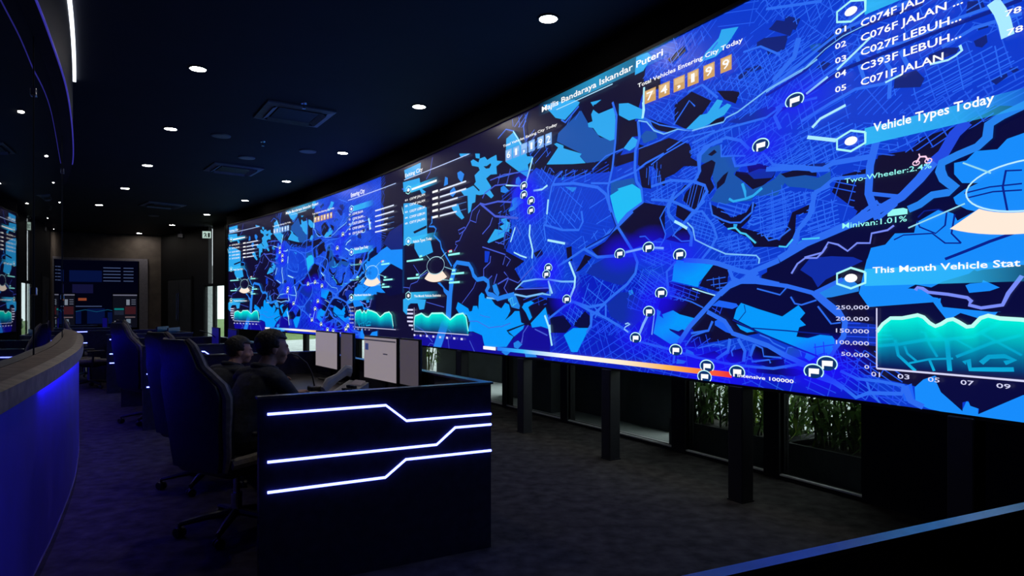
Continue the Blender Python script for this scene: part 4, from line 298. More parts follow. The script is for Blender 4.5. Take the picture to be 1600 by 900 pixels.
ROAD = [('RD',[(3.84,2.278),(3.903,2.526),(3.953,2.659),(4.027,2.731),(4.146,2.779)],0.045),('RD',[(3.978,2.669),(4.331,2.626),(4.717,2.525),(4.838,2.443),(4.916,2.283),(4.993,2.152)],0.06),('RD',[(4.936,3.265),(4.993,3.128),(4.974,2.888),(4.936,2.675),(4.868,2.488),(4.897,2.286)],0.045),('RD',[(5.284,3.007),(5.301,2.863),(5.249,2.757),(5.24,2.595),(5.266,2.485),(5.327,2.416)],0.07),('RD',[(4.614,2.58),(4.877,2.537),(5.231,2.573),(5.387,2.625),(5.603,2.662)],0.04),('RD',[(4.42,3.365),(4.193,3.261),(4.123,3.306)],0.04),('RD',[(5.353,3.013),(5.437,2.958),(5.471,2.893),(5.603,2.828)],0.04),('RD',[(4.635,2.705),(4.838,2.793),(5.086,2.809)],0.03),('RD',[(5.327,2.416),(5.344,2.298),(5.141,2.225),(5.031,2.154)],0.06),('RD',[(2.837,2.932),(3.259,2.922),(3.592,2.893)],0.025),('RD',[(3.484,3.537),(3.401,3.408),(3.429,3.252)],0.03),('RD',[(2.837,3.397),(3.022,3.466),(3.201,3.402)],0.03),('RD',[(4.507,1.963),(4.717,1.87),(4.993,1.864),(5.141,1.89),(5.353,1.903),(5.603,1.878)],0.06),('RD',[(3.802,2.274),(4.146,2.182),(4.42,2.155),(4.486,2.227),(4.464,2.334)],0.05),('RD',[(4.507,1.963),(4.758,2.019),(5.012,2.131),(5.141,2.2),(5.213,2.239)],0.07),('RD',[(4.916,2.277),(5.002,2.132),(5.141,1.974),(5.231,1.872),(5.275,1.787),(5.249,1.694),(5.141,1.604),(4.955,1.511),(4.798,1.426),(4.593,1.401),(4.331,1.454)],0.055),('RD',[(3.878,1.273),(4.216,1.428),(4.331,1.454)],0.05),('RD',[(4.331,1.454),(4.614,1.362),(4.838,1.301),(5.031,1.231),(5.178,1.175)],0.055),('RD',[(4.614,1.208),(4.635,1.324),(4.818,1.426),(4.897,1.487)],0.045),('RD',[(4.507,1.963),(4.24,1.875),(4.051,1.817)],0.05),('RD',[(4.614,1.362),(4.614,1.234),(4.55,1.154)],0.05),('RD',[(4.838,1.426),(4.838,1.301)],0.04),('RD',[(3.802,2.274),(3.84,2.099)],0.04),('RD',[(3.566,2.02),(3.592,1.827),(3.751,1.732)],0.03),('RD',[(4.331,1.454),(4.24,1.482)],0.04),('RD',[(4.635,1.427),(4.798,1.301)],0.03),('RD',[(4.676,1.299),(4.778,1.413)],0.03),('RDd',[(4.916,2.264),(4.983,2.134),(4.897,2.069),(4.529,1.974)],0.03),('RD',[(5.727,2.328),(5.649,2.229),(5.662,2.144),(5.727,2.09),(5.865,2.029),(5.914,1.962),(5.902,1.874)],0.07),('RD',[(5.828,1.772),(6.067,1.748),(6.18,1.725),(6.372,1.664),(6.473,1.643),(6.59,1.677),(6.718,1.716)],0.1),('RD',[(6.542,1.648),(6.453,1.604),(6.288,1.552),(6.202,1.495)],0.1),('RD',[(6.288,1.677),(6.32,1.609),(6.393,1.582),(6.552,1.592),(6.718,1.555)],0.075),('RD',[(5.649,1.523),(5.636,1.691),(5.74,1.768)],0.05),('RD',[(6.473,1.643),(6.552,1.592)],0.06),('RD',[(6.423,1.605),(6.443,1.624),(6.493,1.622),(6.513,1.598),(6.483,1.575),(6.433,1.58),(6.423,1.605)],0.04),('RD',[(5.926,2.138),(6.021,2.135),(6.135,2.009),(6.169,1.921),(6.113,1.849),(6.021,1.769)],0.05),('RD',[(6.067,2.276),(5.974,2.158),(5.828,2.06)],0.06),('RD',[(5.636,2.23),(5.556,2.138),(5.623,1.999),(5.61,1.963),(5.556,1.902)],0.03),('RD',[(5.303,2.006),(5.375,2.004),(5.446,1.949),(5.583,1.937)],0.03),('RD',[(5.926,2.147),(5.701,1.973)],0.03),('RD',[(5.714,1.981),(5.803,1.923),(5.902,1.919)],0.03),('WL',[(5.865,2.065),(5.926,2.014),(5.95,1.923),(6.09,1.859),(6.256,1.791),(6.532,1.76),(6.557,1.734),(6.552,1.703)],0.03),('BR',[(5.725,2.092),(5.791,2.06),(5.865,2.019)],0.06),('RD',[(5.773,1.116),(5.891,1.248),(6.033,1.366),(6.194,1.497),(6.309,1.574),(6.443,1.589),(6.56,1.603)],0.1),('RD',[(6.309,1.584),(6.526,1.576),(6.78,1.541),(6.972,1.492),(7.058,1.423),(7.168,1.339)],0.075),('RD',[(6.991,1.492),(7.182,1.571)],0.07),('RD',[(6.074,1.366),(6.245,1.297),(6.321,1.21),(6.467,1.177),(6.628,1.138),(6.759,1.081),(6.923,1.031),(7.182,0.91)],0.09),('RD',[(6.296,1.17),(6.277,1.08),(6.167,1.013)],0.06),('RD',[(6.371,1.173),(6.432,1.089),(6.42,1.012)],0.06),('RD',[(6.514,1.141),(6.479,1.054)],0.05),('RD',[(6.167,0.993),(6.321,0.985),(6.526,0.982),(6.672,0.984),(6.862,1.026)],0.05),('RD',[(5.288,1.105),(5.682,1.057),(5.977,1.011),(6.194,0.995)],0.055),('RD',[(5.728,1.037),(5.713,0.949)],0.05),('RD',[(5.906,1.196),(6.087,1.223),(6.128,1.295)],0.05),('RD',[(6.893,1.081),(6.883,1.116),(6.852,1.14),(6.79,1.133),(6.774,1.096)],0.02),('RD',[(6.514,1.141),(6.583,1.117),(6.594,1.062),(6.737,1.062)],0.03),('RD',[(6.346,1.123),(6.309,1.082),(6.321,1.044)],0.03),('RD',[(6.491,1.017),(6.639,1.041),(6.65,1.019)],0.03),('RD',[(6.862,1.026),(6.982,1.009)],0.04),('RD',[(7.104,1.095),(7.15,1.181),(7.182,1.199)],0.05),('RD',[(6.537,1.529),(6.727,1.483),(6.78,1.532)],0.028),('RD',[(6.811,1.469),(6.842,1.424),(6.893,1.415),(7.001,1.445)],0.028),('RD',[(7.011,1.406),(7.104,1.297),(7.168,1.306)],0.028),('RD',[(5.667,1.496),(5.906,1.444),(6.033,1.397)],0.028),('RD',[(6.56,1.209),(6.639,1.185),(6.672,1.158),(6.769,1.123)],0.028),('RD',[(5.848,1.098),(5.92,1.175),(6.087,1.223)],0.028),('RD',[(5.977,1.084),(6.141,1.123),(6.245,1.118)],0.028),('RDd',[(6.321,1.309),(6.514,1.236),(6.862,1.132),(7.011,1.089)],0.03),('RDd',[(6.479,1.254),(6.78,1.244),(7.095,1.229)],0.022),('RDd',[(6.426,1.416),(6.438,1.368),(6.371,1.3)],0.015),('BR',[(5.92,1.546),(6.06,1.51),(6.154,1.488)],0.025),('WL',[(5.491,1.351),(5.458,1.169)],0.03),('RD',[(7.394,2.369),(7.355,2.228),(7.345,2.069),(7.403,1.912)],0.1),('RD',[(7.714,2.185),(7.639,2.103),(7.542,2.021),(7.306,1.923),(6.926,1.813),(6.718,1.723)],0.13),('RD',[(7.345,2.069),(7.524,2.024)],0.06),('RD',[(6.614,2.346),(6.867,2.309),(7.041,2.267),(7.118,2.292),(7.365,2.282)],0.09),('RD',[(6.984,2.114),(7.118,2.193),(7.326,2.176)],0.06),('RD',[(6.984,2.135),(6.973,2.014),(6.867,1.902),(6.794,1.761)],0.07),('RD',[(7.203,1.896),(7.345,1.984),(7.403,2.014)],0.06),('RD',[(7.265,1.928),(7.306,1.971),(7.403,1.921)],0.04),('RD',[(7.515,2.025),(7.506,1.981),(7.403,1.912)],0.06),('RD',[(7.345,2.022),(7.422,1.993),(7.506,2.008)],0.03),('RDw',[(7.881,2.355),(7.819,2.308),(7.763,2.218),(7.714,2.185)],0.14),('WK',[(6.915,1.721),(7.041,1.743),(7.085,1.804),(7.151,1.784),(7.214,1.74),(7.275,1.783),(7.355,1.776),(7.365,1.832),(7.46,1.841),(7.497,1.864)],0.03),('RV',[(8.188,2.389),(8.041,2.347),(7.98,2.318),(7.973,2.255),(7.926,2.217),(7.835,2.195),(7.755,2.169),(7.746,2.128),(7.763,2.082),(7.819,2.026),(7.787,2.006),(7.706,2.005),(7.639,1.963),(7.578,1.944)],0.11),('WK',[(6.817,1.621),(6.862,1.683),(6.92,1.717),(7.005,1.712),(7.046,1.746),(7.073,1.78)],0.03),('WK',[(7.617,1.493),(7.628,1.509),(7.654,1.503),(7.685,1.481),(7.785,1.468),(7.88,1.449),(7.898,1.431),(7.889,1.411),(7.944,1.396),(8.04,1.411),(8.065,1.468),(8.123,1.552)],0.045),('RDd',[(8.123,1.772),(7.984,1.73),(7.873,1.69),(7.771,1.655)],0.04),('RDd',[(7.63,1.893),(7.664,1.924),(7.739,1.923),(7.779,1.901),(7.771,1.834),(7.723,1.796),(7.639,1.84),(7.626,1.876)],0.02),('RDd',[(7.497,1.782),(7.551,1.804),(7.706,1.798),(7.771,1.74),(7.85,1.733)],0.02),('RDd',[(7.819,1.887),(7.803,1.788),(7.85,1.733)],0.02),('RDd',[(7.865,1.99),(7.984,2.003),(8.123,1.997)],0.02),('RDd',[(7.873,1.963),(7.998,1.977),(8.123,1.966)],0.02),('RDd',[(8.055,2.075),(8.041,1.994),(8.061,1.873)],0.02),('RDd',[(8.055,2.071),(8.123,2.062)],0.02),('RD',[(6.614,3.445),(6.806,3.39),(7.041,3.325)],0.05),('RD',[(7.182,3.121),(7.345,3.163),(7.46,3.162)],0.05),('RD',[(6.614,2.884),(6.806,2.956),(6.984,3.022),(7.182,3.091),(7.403,3.102),(7.587,3.101)],0.05),('RD',[(6.693,2.743),(6.867,2.78),(7.151,2.877),(7.306,2.912),(7.587,2.878),(7.835,2.907),(8.123,2.903)],0.05),('RD',[(6.891,2.607),(7.096,2.665),(7.265,2.705),(7.469,2.682)],0.05),('RD',[(7.265,2.926),(7.326,2.725)],0.05),('RD',[(7.403,2.888),(7.479,2.752),(7.469,2.591)],0.05),('RD',[(7.533,2.843),(7.587,2.718)],0.05),('RD',[(7.755,2.784),(7.911,2.828),(8.123,2.818)],0.05),('RDd',[(6.614,2.851),(6.744,2.879),(6.926,2.928),(7.074,3.021),(7.265,3.06),(7.46,3.061),(7.656,3.055)],0.05),('RDd',[(6.718,2.714),(6.984,2.787),(7.182,2.847),(7.403,2.86),(7.587,2.869),(7.755,2.878),(7.984,2.881),(8.123,2.887)],0.06),('WL',[(6.614,2.873),(6.693,2.894),(6.891,2.929),(7.063,3.015),(7.182,3.052),(7.326,3.066)],0.018),('WL',[(5.288,3.01),(5.396,2.971),(5.484,2.878),(5.603,2.821),(5.766,2.823),(5.92,2.775),(6.235,2.764),(6.262,2.789),(6.367,2.803),(6.614,2.886),(6.862,2.935),(6.925,2.942),(7.007,2.97)],0.03),('RD',[(5.92,2.676),(6.124,2.706),(6.235,2.712),(6.614,2.7),(6.741,2.744),(7.007,2.727)],0.045),('RD',[(5.995,2.484),(6.009,2.569),(6.124,2.631),(6.262,2.643),(6.393,2.593),(6.469,2.516)],0.06),('RD',[(5.636,2.679),(5.844,2.737),(6.152,2.721)],0.035),('RD',[(5.361,3.016),(5.553,2.909),(5.92,2.775)],0.03),('RD',[(5.718,2.869),(5.89,3.017),(5.95,2.956)],0.03),('RD',[(6.73,2.594),(6.684,2.692),(6.741,2.735)],0.06),('RD',[(5.288,2.764),(5.553,2.779),(5.75,2.816)],0.025),('RD',[(6.673,2.936),(6.84,3.044),(6.872,3.154)],0.09),('RD',[(5.875,3.088),(6.024,3.1),(6.18,2.958)],0.05),('RD',[(6.418,3.216),(6.567,3.205),(6.73,3.091)],0.04),('RD',[(6.18,3.372),(6.009,3.257),(5.844,3.209)],0.03),('RD',[(5.951,2.383),(5.998,2.444),(5.984,2.565),(6.05,2.62),(6.227,2.63)],0.07),('RD',[(5.449,2.414),(5.677,2.429),(5.931,2.377),(6.05,2.327),(6.076,2.275),(6.024,2.224)],0.06),('RD',[(5.944,2.384),(5.692,2.261),(5.648,2.173),(5.721,2.102)],0.06),('RD',[(5.449,2.306),(5.692,2.261),(5.944,2.146),(6.05,2.21)],0.06),('RD',[(6.323,2.488),(6.346,2.418),(6.45,2.408),(6.528,2.402),(6.593,2.46),(6.677,2.364),(6.818,2.329),(6.915,2.311),(6.971,2.268),(7.096,2.253)],0.05),('RD',[(6.214,2.604),(6.214,2.514),(6.323,2.497),(6.439,2.474)],0.035),('RD',[(7.096,2.157),(6.998,2.132),(6.971,2.055),(6.952,1.983),(6.867,1.902),(6.857,1.836),(6.779,1.741)],0.075),('RD',[(6.102,2.193),(6.127,2.093),(6.227,2.043),(6.299,2.016),(6.393,2.006),(6.495,2.066),(6.506,2.137)],0.035),('RD',[(5.449,2.597),(5.603,2.652),(5.876,2.708)],0.03),('RD',[(6.614,1.875),(6.667,1.922),(6.779,1.936),(6.809,1.916),(6.718,1.865),(6.635,1.856),(6.604,1.894)],0.03),('RD',[(6.461,1.998),(6.506,2.029),(6.582,2.02),(6.593,1.992),(6.506,1.975),(6.461,1.998)],0.025),('CY',[(6.287,2.191),(6.329,2.166),(6.439,2.169),(6.433,2.22),(6.41,2.283)],0.05),('CY',[(6.439,2.169),(6.506,2.181),(6.582,2.223)],0.05),('CYl',[(6.275,1.972),(6.346,1.974),(6.393,1.932),(6.439,1.919),(6.528,1.847)],0.035),('CYl',[(6.718,1.809),(6.779,1.8),(6.828,1.847)],0.03),('CYl',[(6.896,1.841),(6.971,1.838),(7.025,1.837)],0.03),('RDp',[(2.655,2.933),(2.984,2.946),(3.292,2.915)],0.03),('RDp',[(2.466,2.743),(2.53,2.797),(2.777,2.852),(3.041,2.825)],0.035),('RDp',[(2.402,2.689),(2.53,2.656),(2.837,2.653),(3.154,2.602)],0.045),('RDp',[(2.402,2.689),(2.777,2.485),(3.292,2.402)],0.055),('RDp',[(2.402,2.681),(2.204,2.618),(2.136,2.495),(1.999,2.395),(1.858,2.358),(1.822,2.412),(1.999,2.436),(2.033,2.408)],0.03),('RDp',[(1.964,2.381),(1.858,2.274),(1.749,2.266),(1.749,2.232),(1.804,2.22),(1.713,2.15)],0.03),('RDp',[(2.402,2.609),(2.337,2.553),(2.304,2.461),(2.136,2.512)],0.025),('RDp',[(2.716,2.477),(2.655,2.391),(2.466,2.301)],0.03),('RDp',[(2.466,2.143),(3.013,2.011)],0.03),('RDp',[(2.777,2.179),(2.984,2.132),(3.013,2.234),(3.126,2.4)],0.025),('RDp',[(2.955,1.895),(3.013,1.996),(3.126,1.944),(3.041,1.875)],0.025),('RDp',[(3.346,2.203),(3.237,2.329)],0.025),('RDp',[(3.126,2.988),(3.07,2.88),(3.041,2.825)],0.025),('RDp',[(2.896,2.969),(2.837,2.858)],0.025),('RDp',[(1.056,3.522),(0.974,3.318),(0.849,3.247)],0.03),('RDp',[(-0.242,3.304),(0.046,3.22)],0.05),('RDp',[(2.498,1.778),(2.498,1.872),(2.655,1.942),(2.67,2.018)],0.03),('RDp',[(2.304,1.721),(2.238,1.643),(1.929,1.45)],0.02),('RDp',[(0.849,1.474),(1.413,1.4)],0.02),('RDp',[(2.593,1.727),(2.701,1.778)],0.03),('RDp',[(2.747,1.676),(2.822,1.795)],0.03),('RDp',[(2.837,1.673),(3.084,1.74),(2.984,1.811)],0.035),('RDp',[(3.084,1.732),(2.984,1.624),(3.07,1.548)],0.03),('RDp',[(3.098,1.724),(3.292,1.674),(3.607,1.845)],0.025),('RDp',[(3.237,1.603),(3.901,1.601)],0.03),('RDp',[(0.046,1.707),(0.279,1.691),(0.324,1.748),(0.548,1.779),(0.635,1.842),(0.891,1.906)],0.025),('RDp',[(0.279,1.691),(0.256,1.614)],0.025),('RDp',[(1.527,1.105),(1.602,1.073),(1.639,1.005)],0.025),('RDp',[(0.459,1.132),(0.743,1.064),(1.056,0.91)],0.03),('RDp',[(0.891,0.829),(0.974,0.889),(1.097,0.876)],0.02),('RDp',[(2.136,0.975),(2.271,0.836)],0.025),('RDp',[(1.527,0.983),(1.565,0.829)],0.02),('RDp',[(3.399,1.087),(3.346,0.984)],0.025),('RDp',[(3.504,1.203),(3.399,1.115),(3.373,1.0)],0.025),('RDp',[(2.896,1.174),(2.624,1.151),(2.337,1.224),(2.102,1.22)],0.018),('RDp',[(3.126,1.216),(2.896,1.166)],0.018),('RDp',[(2.402,1.305),(2.498,1.29),(2.655,1.276)],0.012),('RDp',[(0.415,2.033),(0.679,1.85)],0.018),('RDp',[(3.632,1.164),(3.877,1.104)],0.03),('WL',[(2.569,1.517),(2.8,1.499),(3.231,1.545),(3.465,1.515),(3.781,1.545),(3.93,1.525),(3.901,1.668)],0.045),('WL',[(3.231,1.6),(3.399,1.685),(3.657,1.702),(3.871,1.694),(4.132,1.66),(4.35,1.653)],0.04),('RV',[(1.695,1.929),(1.786,1.993),(2.119,1.949),(2.204,1.871),(2.238,1.805),(2.337,1.744),(2.498,1.754),(2.608,1.711),(2.618,1.649),(2.568,1.603),(2.608,1.559),(2.716,1.546),(2.837,1.499),(2.984,1.52),(3.21,1.546)],0.12),('RV',[(1.036,2.69),(1.036,2.599),(0.941,2.554),(1.097,2.538),(1.169,2.495),(1.097,2.412),(1.296,2.305),(1.335,2.213),(1.639,1.949)],0.055),('BR',[(3.538,2.303),(3.525,2.186),(3.592,2.018),(3.579,1.931)],0.045),('BR',[(3.23,2.306),(3.127,2.146)],0.035),('BR',[(3.201,2.024),(3.344,1.976),(3.47,1.945)],0.035),('BR',[(3.878,2.103),(4.193,2.041)],0.05),('BR',[(4.263,1.853),(4.365,1.694),(4.353,1.601),(4.286,1.502)],0.05),('BR',[(3.891,1.677),(3.965,1.541)],0.045),('BR',[(5.123,1.885),(5.353,1.903)],0.05),('BR',[(5.471,1.9),(5.603,1.884)],0.05),('BR',[(3.916,1.217),(3.928,1.133)],0.05),('BR',[(3.592,3.025),(3.525,2.89),(3.456,2.775)],0.045),('BR',[(3.606,2.663),(3.776,2.651),(3.878,2.678)],0.045),('BR',[(3.022,2.815),(3.373,2.751)],0.035),('BR',[(3.891,2.528),(3.866,2.375)],0.04),('BR',[(3.186,3.405),(3.287,3.298),(3.387,3.171)],0.03),('BR',[(5.353,3.152),(5.362,3.08),(5.344,3.015)],0.06),('BR',[(5.433,1.362),(5.357,1.258),(5.297,1.157)],0.06),('BR',[(3.826,1.315),(3.901,1.199),(3.96,1.001)],0.05),('BR',[(5.116,1.251),(5.157,1.261),(5.183,1.253),(5.116,1.224),(5.102,1.206),(5.157,1.181)],0.03),('BR',[(5.365,3.275),(5.352,3.039)],0.05),('BR',[(7.145,2.858),(7.363,2.982)],0.035),('BR',[(6.929,2.772),(7.083,2.835)],0.04),('BR',[(7.998,2.928),(8.031,2.862),(8.05,2.802),(8.064,2.728)],0.12),('BR',[(6.973,2.545),(7.03,2.587),(7.203,2.626)],0.045),('BR',[(6.938,2.492),(7.14,2.426)],0.06),('BR',[(7.448,2.689),(7.545,2.707)],0.03),('BR',[(7.695,2.712),(7.787,2.705),(7.824,2.715),(7.855,2.732),(7.845,2.763)],0.03),('BR',[(-0.061,3.072),(0.058,2.833)],0.03),('TQ',[(7.405,1.176),(7.523,1.191),(7.677,1.224),(7.781,1.229),(7.909,1.25),(7.981,1.293),(8.037,1.325)],0.05),('TQ',[(7.781,1.229),(7.796,1.064)],0.05),('TQ',[(7.505,1.217),(7.523,1.129),(7.618,1.049)],0.04),('TQ',[(7.584,1.089),(7.693,1.119),(7.812,1.131)],0.03),('TQ',[(7.827,1.141),(7.995,1.222),(8.123,1.266)],0.04),('TQ',[(7.945,1.268),(8.023,1.224),(8.123,1.168)],0.03),('TQ',[(7.627,1.334),(7.709,1.276),(7.757,1.228)],0.06),('TQ',[(7.643,1.266),(7.668,1.262),(7.693,1.199),(7.733,1.134)],0.03),('TQ',[(7.558,1.184),(7.575,1.141),(7.627,1.101)],0.03),('TQ',[(7.693,1.115),(7.717,1.057)],0.03),('TQ',[(7.827,1.231),(7.909,1.186)],0.025),('TQ',[(7.945,1.117),(7.981,1.151),(8.05,1.159),(8.09,1.143),(8.05,1.125)],0.06),('TQ',[(7.865,1.111),(7.887,1.128),(7.895,1.081),(7.967,1.087),(8.037,1.092),(8.09,1.097)],0.06),('TQ',[(7.405,1.267),(7.478,1.265)],0.03),('TQ',[(7.405,1.24),(7.487,1.238)],0.03),('TQ',[(7.405,1.212),(7.496,1.221)],0.03),('RD',[(7.007,0.957),(7.168,0.924),(7.27,0.86),(7.348,0.897),(7.541,0.914),(7.558,0.965)],0.06),('RD',[(7.168,1.01),(7.28,0.973),(7.414,0.972),(7.558,0.96)],0.05),('RD',[(7.558,0.96),(7.593,0.881),(7.66,0.856)],0.09),('RD',[(7.338,0.96),(7.357,0.907),(7.414,0.85)],0.03),('RD',[(7.007,1.483),(7.158,1.375),(7.199,1.308),(7.189,1.222),(7.126,1.142)],0.08)]
TEXT = [('Majlis Bandaraya Iskandar Puteri', 3.788, 3.466, 1.819, 0.056, 'WH'), ('Total Vehicles Entering City Today', 5.296, 3.288, 1.129, 0.034, 'WH'), ('Total Vehicles Exiting City Today', 2.979, 3.26, 1.089, 0.028, 'WH'), ('Exiting City', 0.14, 3.383, 0.616, 0.057, 'WH'), ('Vehicle Types Today', 0.415, 2.357, 0.641, 0.041, 'WH'), ('This Month Vehicle Statistics', 0.459, 1.549, 0.876, 0.033, 'WH'), ('Vehicle Types Today', 7.384, 2.419, 0.625, 0.05, 'WH'), ('This Month Vehicle Stat', 7.379, 1.598, 0.743, 0.035, 'WH'), ('01', 7.14, 3.07, 0.074, 0.034, 'WH'), ('02', 7.14, 2.982, 0.074, 0.034, 'WH'), ('03', 7.14, 2.894, 0.074, 0.034, 'WH'), ('04', 7.14, 2.805, 0.074, 0.034, 'WH'), ('05', 7.14, 2.717, 0.074, 0.034, 'WH'), ('C074F JALAN', 7.306, 3.058, 0.466, 0.041, 'WH'), ('C076F JALAN ...', 7.306, 2.971, 0.56, 0.041, 'WH'), ('C027F LEBUH...', 7.306, 2.887, 0.552, 0.041, 'WH'), ('C393F LEBUH...', 7.306, 2.798, 0.552, 0.041, 'WH'), ('C071F JALAN', 7.306, 2.71, 0.464, 0.041, 'WH'), ('78', 8.057, 2.824, 0.07, 0.029, 'WH'), ('78', 8.064, 2.729, 0.07, 0.029, 'WH'), ('Two-Wheeler:2.4%', 7.203, 2.149, 0.507, 0.029, 'TX'), ('Minivan:1.01%', 7.188, 1.878, 0.39, 0.032, 'TX'), ('250,000', 7.146, 1.387, 0.212, 0.024, 'TL'), ('200,000', 7.146, 1.319, 0.212, 0.024, 'TL'), ('150,000', 7.146, 1.246, 0.212, 0.024, 'TL'), ('100,000', 7.146, 1.175, 0.212, 0.024, 'TL'), ('50,000', 7.181, 1.106, 0.177, 0.023, 'TL'), ('0', 7.329, 1.038, 0.03, 0.023, 'TL'), ('01', 7.371, 0.998, 0.053, 0.027, 'TL'), ('03', 7.525, 1.0, 0.067, 0.026, 'TL'), ('05', 7.69, 0.999, 0.061, 0.025, 'TL'), ('07', 7.854, 1.0, 0.063, 0.024, 'TL'), ('09', 8.019, 1.001, 0.062, 0.023, 'TL'), ('Intensive 100000', 6.377, 0.902, 0.467, 0.024, 'WH'), ('01', 0.14, 3.018, 0.093, 0.027, 'WH'), ('C074F JALAN', 0.306, 3.013, 0.526, 0.034, 'WH'), ('02', 0.14, 2.93, 0.093, 0.027, 'WH'), ('C076F JALAN', 0.306, 2.928, 0.526, 0.034, 'WH'), ('03', 0.14, 2.838, 0.093, 0.027, 'WH'), ('C027F LEBUH', 0.306, 2.83, 0.526, 0.034, 'WH'), ('04', 0.14, 2.75, 0.093, 0.027, 'WH'), ('C393F LEBUH', 0.306, 2.744, 0.526, 0.034, 'WH'), ('05', 0.14, 2.664, 0.093, 0.027, 'WH'), ('C071F JALAN', 0.306, 2.661, 0.526, 0.034, 'WH')]
DIG = [('7',5.382,5.52,3.123,3.233,1),('4',5.553,5.684,3.123,3.233,1),(',',5.727,5.851,3.123,3.233,1),('1',5.881,5.999,3.123,3.233,1),('9',6.048,6.16,3.123,3.233,1),('9',6.216,6.322,3.123,3.233,1),('6',3.033,3.174,3.092,3.215,0),('1',3.2,3.337,3.092,3.215,0),(',',3.366,3.498,3.092,3.215,0),('1',3.522,3.649,3.092,3.215,0),('9',3.7,3.822,3.092,3.215,0),('2',3.852,3.971,3.092,3.215,0)]
FLAG = [(3.42,2.743),(3.42,2.643),(3.569,2.556),(3.569,2.451),(3.901,1.809),(3.865,1.743),(4.231,1.477),(5.049,1.876),(5.426,1.903),(5.792,1.818),(5.58,1.516),(5.433,1.362),(5.263,1.134),(5.75,1.056),(6.082,0.954),(6.057,0.873),(6.37,0.935),(7.083,1.048),(6.989,0.992),(6.577,2.516),(6.848,2.752)]
CH1 = [(0.437,1.132),(0.45,1.209),(0.481,1.266),(0.7,1.306),(0.849,1.261),(0.933,1.257),(1.036,1.309),(1.374,1.315),(1.602,1.228),(1.786,1.298),(1.964,1.317),(2.051,1.268),(2.109,1.089)]
CH2 = [(7.4,1.253),(7.435,1.299),(7.481,1.334),(7.547,1.335),(7.633,1.353),(7.664,1.342),(7.695,1.311),(7.725,1.294),(7.755,1.307),(7.785,1.328),(7.814,1.334),(7.842,1.319),(7.88,1.295),(7.907,1.299),(7.944,1.341),(7.979,1.354),(8.031,1.341),(8.123,1.336)]
MISC = {'DON1': [(1.157,1.961),(0.903,1.974),(1.157,2.079)],'CRE1': [(0.912,1.804),(0.995,1.856),(1.177,1.827),(1.316,1.851),(1.382,1.796),(1.257,1.76),(1.056,1.757)],'DON2': [(7.848,2.017),(8.055,1.891),(8.123,2.144)],'CRE2': [(7.859,1.853),(7.94,1.913),(8.123,1.884)],'AX2': [(7.4,1.395),(7.4,1.046),(8.123,1.05)],'AX1': [(0.45,1.4),(0.45,1.008),(2.119,1.027)],'BAR2': [(7.33,2.459),(7.33,2.393),(8.027,2.466),(8.013,2.374)],'BAR3': [(7.317,1.656),(7.317,1.552),(8.123,1.657),(8.123,1.548)],'BAR0': [(2.837,0.891),(2.837,0.861),(6.323,0.954),(6.323,0.917)],'HEX2': [(7.237,2.435)],'HEX3': [(7.227,1.605)],'HEX1': [(7.237,3.235)],'HEXL': [(0.242,3.187),(0.242,2.367),(0.247,1.554)],'BARL': [(0.37,3.152),(1.217,3.142),(0.37,2.344),(1.076,2.395),(0.347,1.545),(1.354,1.585)],'ROWB': [(1.296,3.014),(2.051,3.024),(1.296,2.917),(2.051,2.934),(1.296,2.837),(1.822,2.842),(1.296,2.748),(1.786,2.758),(1.296,2.656),(1.786,2.67),(1.056,3.023),(1.237,3.023),(1.056,2.941),(1.237,2.937),(1.089,2.846),(1.237,2.845),(1.097,2.755),(1.237,2.755),(1.097,2.67),(1.237,2.672)],'BIKE': [(7.617,2.204),(7.694,2.207)],'VAN': [(7.465,1.927),(7.578,1.944)],'CALL': [(7.743,2.207),(7.811,2.21),(7.948,2.117),(7.604,1.936),(7.673,1.941),(7.865,1.973)],'LEGL': [(2.498,0.896),(2.837,0.907)],'TITL': [(0.093,3.361),(2.136,3.346)],'CALLL': [(0.87,2.147),(0.995,2.056),(1.296,2.056),(1.489,2.14),(1.393,1.919),(1.676,1.888),(1.276,1.77),(1.602,1.758),(0.592,1.835),(0.891,1.906)],'LBLL': [(0.187,2.104),(0.756,2.098),(1.546,2.102),(1.875,2.113),(1.639,1.846),(1.999,1.844),(0.21,1.829),(0.635,1.842),(1.565,1.729),(1.875,1.731)],'RED1': [(1.534,2.142),(1.639,2.164)]}

COL = {'NV': lin(14, 10, 48), 'NV2': lin(7, 8, 60), 'NVb': lin(16, 34, 120), 'UB': lin(12, 58, 205), 'UB2': lin(8, 28, 190), 'UBd': lin(14, 44, 165), 'UBl': lin(28, 98, 245), 'IND': lin(16, 8, 150),
       'CY': lin(44, 168, 240), 'CYd': lin(34, 132, 232), 'CYb': lin(30, 188, 245), 'CY2': lin(4, 152, 252), 'CY3': lin(22, 140, 252), 'CYl': lin(70, 200, 245), 'DB': lin(24, 84, 172), 'RV': lin(36, 130, 240), 'ST': lin(40, 102, 242), 'ST2': lin(30, 74, 240),
       'RD': lin(44, 108, 242), 'RDd': lin(8, 32, 140), 'RDw': lin(34, 74, 225), 'RDp': lin(70, 92, 215), 'WL': lin(120, 190, 250), 'WK': lin(120, 140, 250), 'BR': lin(170, 235, 255), 'TQ': lin(10, 190, 235), 'WH': lin(255, 255, 255), 'TX': lin(150, 250, 245), 'TL': lin(215, 215, 250)}
